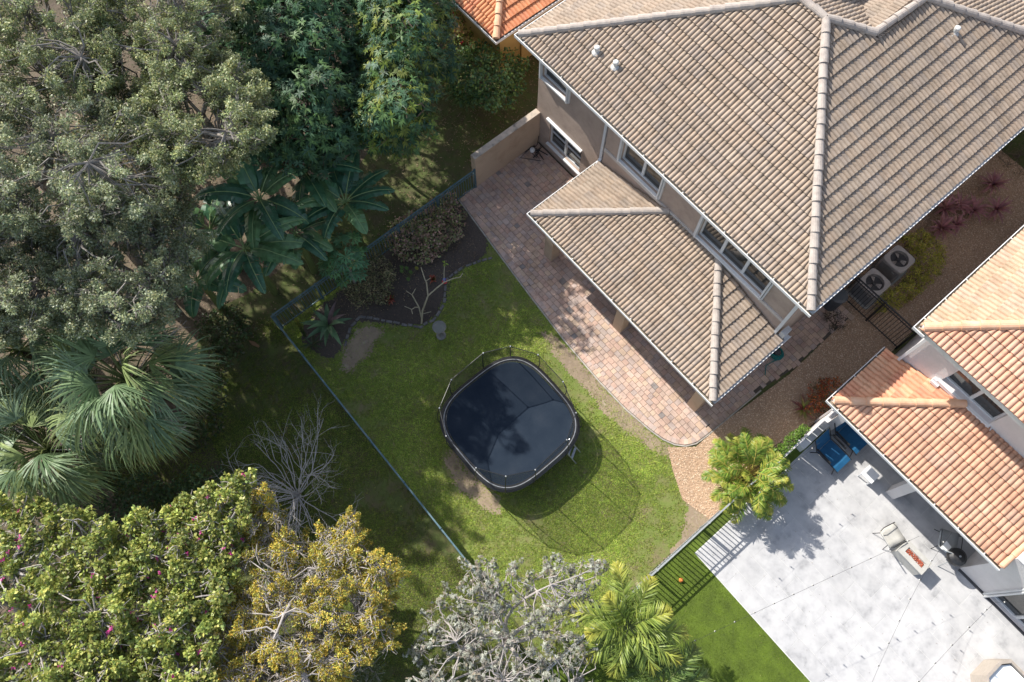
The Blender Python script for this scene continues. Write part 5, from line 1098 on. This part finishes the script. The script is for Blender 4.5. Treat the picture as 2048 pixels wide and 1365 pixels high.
def lounger(c, label):
    c = np.array((*c, .03)); T = thing('sun_lounger', label, 'lounger', c, 'blue loungers under the orange patio roof'); w_ = .30
    def sling(pts, n): 
        G = [[(c[0]+x, c[1]-w_, c[2]+z), (c[0]+x, c[1], c[2]+z-.015), (c[0]+x, c[1]+w_, c[2]+z)] for x, z in pts]; lb = LB(); lb.grid(G, (1, 1, 1)); lb.obj(n, M['blue'], T)
    sling([(.30, .33), (.55, .36), (.75, .36), (.98, .35), (1.12, .31)], 'seat'); sling([(.29, .34), (.18, .48), (.08, .64), (.0, .80)], 'backrest')
    for s in (-1, 1):
        y = c[1]+s*(w_+.02); mb = MB(); mb.tube([(c[0], y, c[2]+.82), (c[0]+.29, y, c[2]+.34), (c[0]+.6, y, c[2]+.37), (c[0]+.98, y, c[2]+.36), (c[0]+1.14, y, c[2]+.31)], .016, 6); mb.obj('side_rail', M['black'], T)
        for x in (.32, .98): MB().tube([(c[0]+x, y+s*.002, c[2]+.35), (c[0]+x+(.10 if x > .9 else -.12), y+s*.02, c[2])], .015, 6).obj('leg', M['black'], T)
        MB().obox((c[0]+.22, y+s*.03, c[2]+.58), (c[0]+.78, y+s*.03, c[2]+.55), .05, .03).obj('armrest', M['black'], T)
lounger((1.62, 10.92), 'blue lounger standing clear of the orange roof, next to the turf'); lounger((1.62, 11.78), 'blue lounger half hidden under the orange patio roof')
def side_table():
    c = np.array((3.42, 11.30, .03)); T = thing('side_table', 'small square white side table in the shade line of the patio', 'table', c)
    MB().bbox((c[0]-.21, c[1]-.19, .40), (c[0]+.21, c[1]+.19, .43), .006).obj('table_top', M['white'], T)
    for sx in (-1, 1):
        for sy in (-1, 1): MB().box((c[0]+sx*.17-.015, c[1]+sy*.15-.015, .03), (c[0]+sx*.17+.015, c[1]+sy*.15+.015, .397)).obj('leg', M['white'], T)
side_table()
def fire_pit():
    a, b, c, d = 5.38, 6.28, 10.14, 10.62; T = thing('fire_table', 'long grey concrete fire table filled with red lava rock', 'fire table', (5.83, 10.38, .03)); h = .56
    MB().box((a+.02, c+.02, .03), (b-.02, d-.02, h-.05)).obj('base', M['concrete'], T)
    mb = MB(); i, j, k, l = a+.16, b-.12, c+.15, d-.15
    for p, q in (((a, c), (b, k)), ((a, l), (b, d)), ((a, k), (i, l)), ((j, k), (b, l))): mb.box((*p, h-.05), (*q, h))
    mb.box((i, k, h-.09), (j, l, h-.06)); mb.obj('table_top', M['concrete'], T)
    mb = MB(); r = random.Random(1)
    for _ in range(230): x, y = r.uniform(i+.02, j-.02), r.uniform(k+.02, l-.02); s = r.uniform(.010, .02); mb.lathe((x, y, h-.055+r.uniform(0, .02)), [(s*.6, 0), (s, s*.6), (s*.5, s*1.3)], 5)
    mb.obj('lava_rock', M['lava'], T)['kind'] = 'stuff'
fire_pit()
def shell_chair(label, c, rot, m, kind='chair'):
    c = np.array((*c, .03)); T = thing('patio_chair', label, kind, c); ca, sa = math.cos(rot), math.sin(rot)
    W = lambda x, y, z: (c[0]+x*ca-y*sa, c[1]+x*sa+y*ca, c[2]+z)
    def panel(n, pts, w0, w1):
        lb = LB(); G = []
        for i, (x, z) in enumerate(pts): ww = w0+(w1-w0)*i/(len(pts)-1); G.append([W(x, -ww, z+.03), W(x, -ww*.5, z), W(x, ww*.5, z), W(x, ww, z+.03)])
        lb.grid(G, (1, 1, 1)); o = lb.obj(n, m, T); o.data.polygons.foreach_set('use_smooth', [True]*len(o.data.polygons)); w2 = o.modifiers.new('weld', 'WELD'); w2.merge_threshold = .002; s = o.modifiers.new('thick', 'SOLIDIFY'); s.thickness = .03; return o
    panel('seat', [(.28, .43), (.1, .41), (-.12, .39), (-.24, .41)], .27, .26); panel('backrest', [(-.25, .43), (-.33, .58), (-.40, .76), (-.44, .86)], .26, .23)
    for x in (.2, -.2):
        for y in (-.2, .2): MB().tube([W(x*.8, y*.8, .39), W(x*1.5, y*1.3, 0)], .011, 6).obj('leg', M['black'], T)
    for y in (-.3, .3): MB().tube([W(.22, y*.9, .42), W(.2, y, .6), W(-.2, y, .62), W(-.3, y*.85, .56)], .012, 6).obj('armrest', M['black'], T)
shell_chair('light grey shell chair with black legs at the end of the fire table', (5.02, 10.40), R(75), M['concrete'])
shell_chair('grey chair in shade beside the round black grill under the eave', (6.18, 11.55), R(120), M['galv'])
def kettle_grill():
    c = np.array((6.56, 11.22, .03)); T = thing('grill', 'round black kettle grill under the patio roof corner', 'grill', c)
    MB().lathe(c, [(.06, .45), (.18, .50), (.25, .60), (.26, .70)], 22).obj('bowl', M['black'], T); MB().lathe(c, [(.265, .703), (.25, .80), (.17, .87), (.06, .90)], 22).obj('lid', M['black'], T)
    MB().lathe(c, [(.03, .902), (.03, .93)], 8).obj('knob', M['galv'], T)
    for a in (30, 150, 270): MB().tube([c+(.16*math.cos(R(a)), .16*math.sin(R(a)), .5), c+(.30*math.cos(R(a)), .30*math.sin(R(a)), 0)], .014, 6).obj('leg', M['galv'], T)
    MB().prism([(c[0]-.47, c[1]-.15), (c[0]-.265, c[1]-.12), (c[0]-.265, c[1]+.12), (c[0]-.47, c[1]+.15)], .70, .72).obj('side_shelf', M['white'], T)
kettle_grill()
def wall_ornament():
    c = np.array((8.35, 11.30, 1.75)); T = thing('wall_ornament', 'black curled wire ornament on the white wall by the sliding door', 'ornament', c); mb = MB(); r = random.Random(6)
    for k in range(9): a = r.uniform(0, 3.1); q = r.uniform(.10, .24); mb.tube([(c[0]-.18+k*.05+q*.5*math.cos(t+a), 11.335, c[2]+q*math.sin(t)) for t in np.linspace(0, 4.2, 12)], .007, 4)
    mb.obj('curls', M['black'], T)
wall_ornament()
def spa():
    T = thing('hot_tub', 'hot tub with wooden rim and white lid cut by the bottom right corner', 'hot tub', (9.9, 9.4, .03)); b = np.array([(9.05, 9.29), (9.06, 9.90), (9.23, 10.15), (11.2, 10.17), (11.2, 8.6), (9.75, 8.6)])
    cc = b.mean(0); s = lambda k: [tuple(cc+(p-cc)*k) for p in b]; H_ = .86
    mb = MB(); o, i = s(1), s(.90); n = len(o)
    V = [(*p, .03) for p in o]+[(*p, H_) for p in o]+[(*p, H_) for p in i]+[(*p, H_-.22) for p in i]; mb.add(V, [(k*n+q, k*n+(q+1) % n, (k+1)*n+(q+1) % n, (k+1)*n+q) for k in range(3) for q in range(n)]); mb.obj('cabinet', M['spawood'], T)
    mb = MB(); mb.prism(s(.86), H_-.25, H_-.10); mb.obj('shell', M['spashell'], T); MB().box((9.55, 9.42, H_-.098), (9.66, 9.5, H_-.08)).obj('vent', M['darkgrey'], T)
spa()
def small_bits():
    o = MB().lathe((*P(1361, 1161, 0)[:2], .02), [(.02, 0), (.06, .03), (.065, .07), (.03, .12)], 12).obj('ball', M['orangeball']); tag(o, 'small orange ball on the artificial turf', 'ball')
    p = P(508, 687, .03); o = MB().prism([tuple(p[:2]+np.array(q)) for q in ((-.2, -.08), (.0, -.09), (.22, .03), (.2, .09), (-.02, .05))], .01, .05).obj('palm_husk', M['husk']); tag(o, 'brown palm husk lying on the shaded grass', 'husk')
    p = P(1738, 950, .04)
M['husk'] = mat('palm husk', [(.22, .12, .06), (.32, .18, .09)], 4, 4, .8)
small_bits()
# string lights
def string_lights(label, pts, n, sag=.12):
    p = np.array(pts, float); seg = np.r_[0, np.cumsum(np.linalg.norm(np.diff(p, axis=0), axis=1))]; T = thing('string_light', label, 'string light', p[0], 'strings of bulbs over the white patio'); mb = MB()
    at = lambda s: np.array([np.interp(s, seg, p[:, k]) for k in range(3)])
    line = []
    for a, b in zip(p[:-1], p[1:]):
        for t in np.linspace(0, 1, 14)[:-1]: line.append(a+(b-a)*t-np.array((0, 0, sag*4*t*(1-t))))
    line.append(p[-1]); mb.tube(line, .0034, 4, cap=False); mb.obj('cable', M['wire'], T); line = np.array(line); ls = np.r_[0, np.cumsum(np.linalg.norm(np.diff(line, axis=0), axis=1))]
    for i in range(n):
        s = ls[-1]*(i+.5)/n; q = np.array([np.interp(s, ls, line[:, k]) for k in range(3)]); b = MB(); b.lathe(q-(0, 0, .11), [(.008, 0), (.020, .015), (.022, .035), (.012, .055)], 8); bl = b.obj('bulb', M['bulb'], T)
        b = MB(); b.lathe(q-(0, 0, .053), [(.013, 0), (.013, .045), (.006, .055)], 7); b.obj('socket', M['black'], bl)
e = lambda x, y, z: P(x, y, z)
string_lights('string of bulbs crossing from the turf to the eave behind the fire table', [e(1290, 1330, 2.7), e(1838, 1073, 2.55)], 14)
string_lights('string of bulbs running from the bottom edge up past the fire table to the eave', [e(1710, 1450, 2.7), e(1826, 1190, 2.6), e(1904, 1065, 2.5)], 9)
string_lights('string of bulbs from the bottom edge to the white wing wall beside the ornament', [e(1790, 1420, 2.7), e(1990, 1205, 2.55), (8.3, 11.3, 2.45)], 8)
string_lights('string of bulbs along the turf strip from the yellow-green palm to the loungers', [e(1455, 1040, 2.2), e(1640, 885, 2.2)], 7, .06)
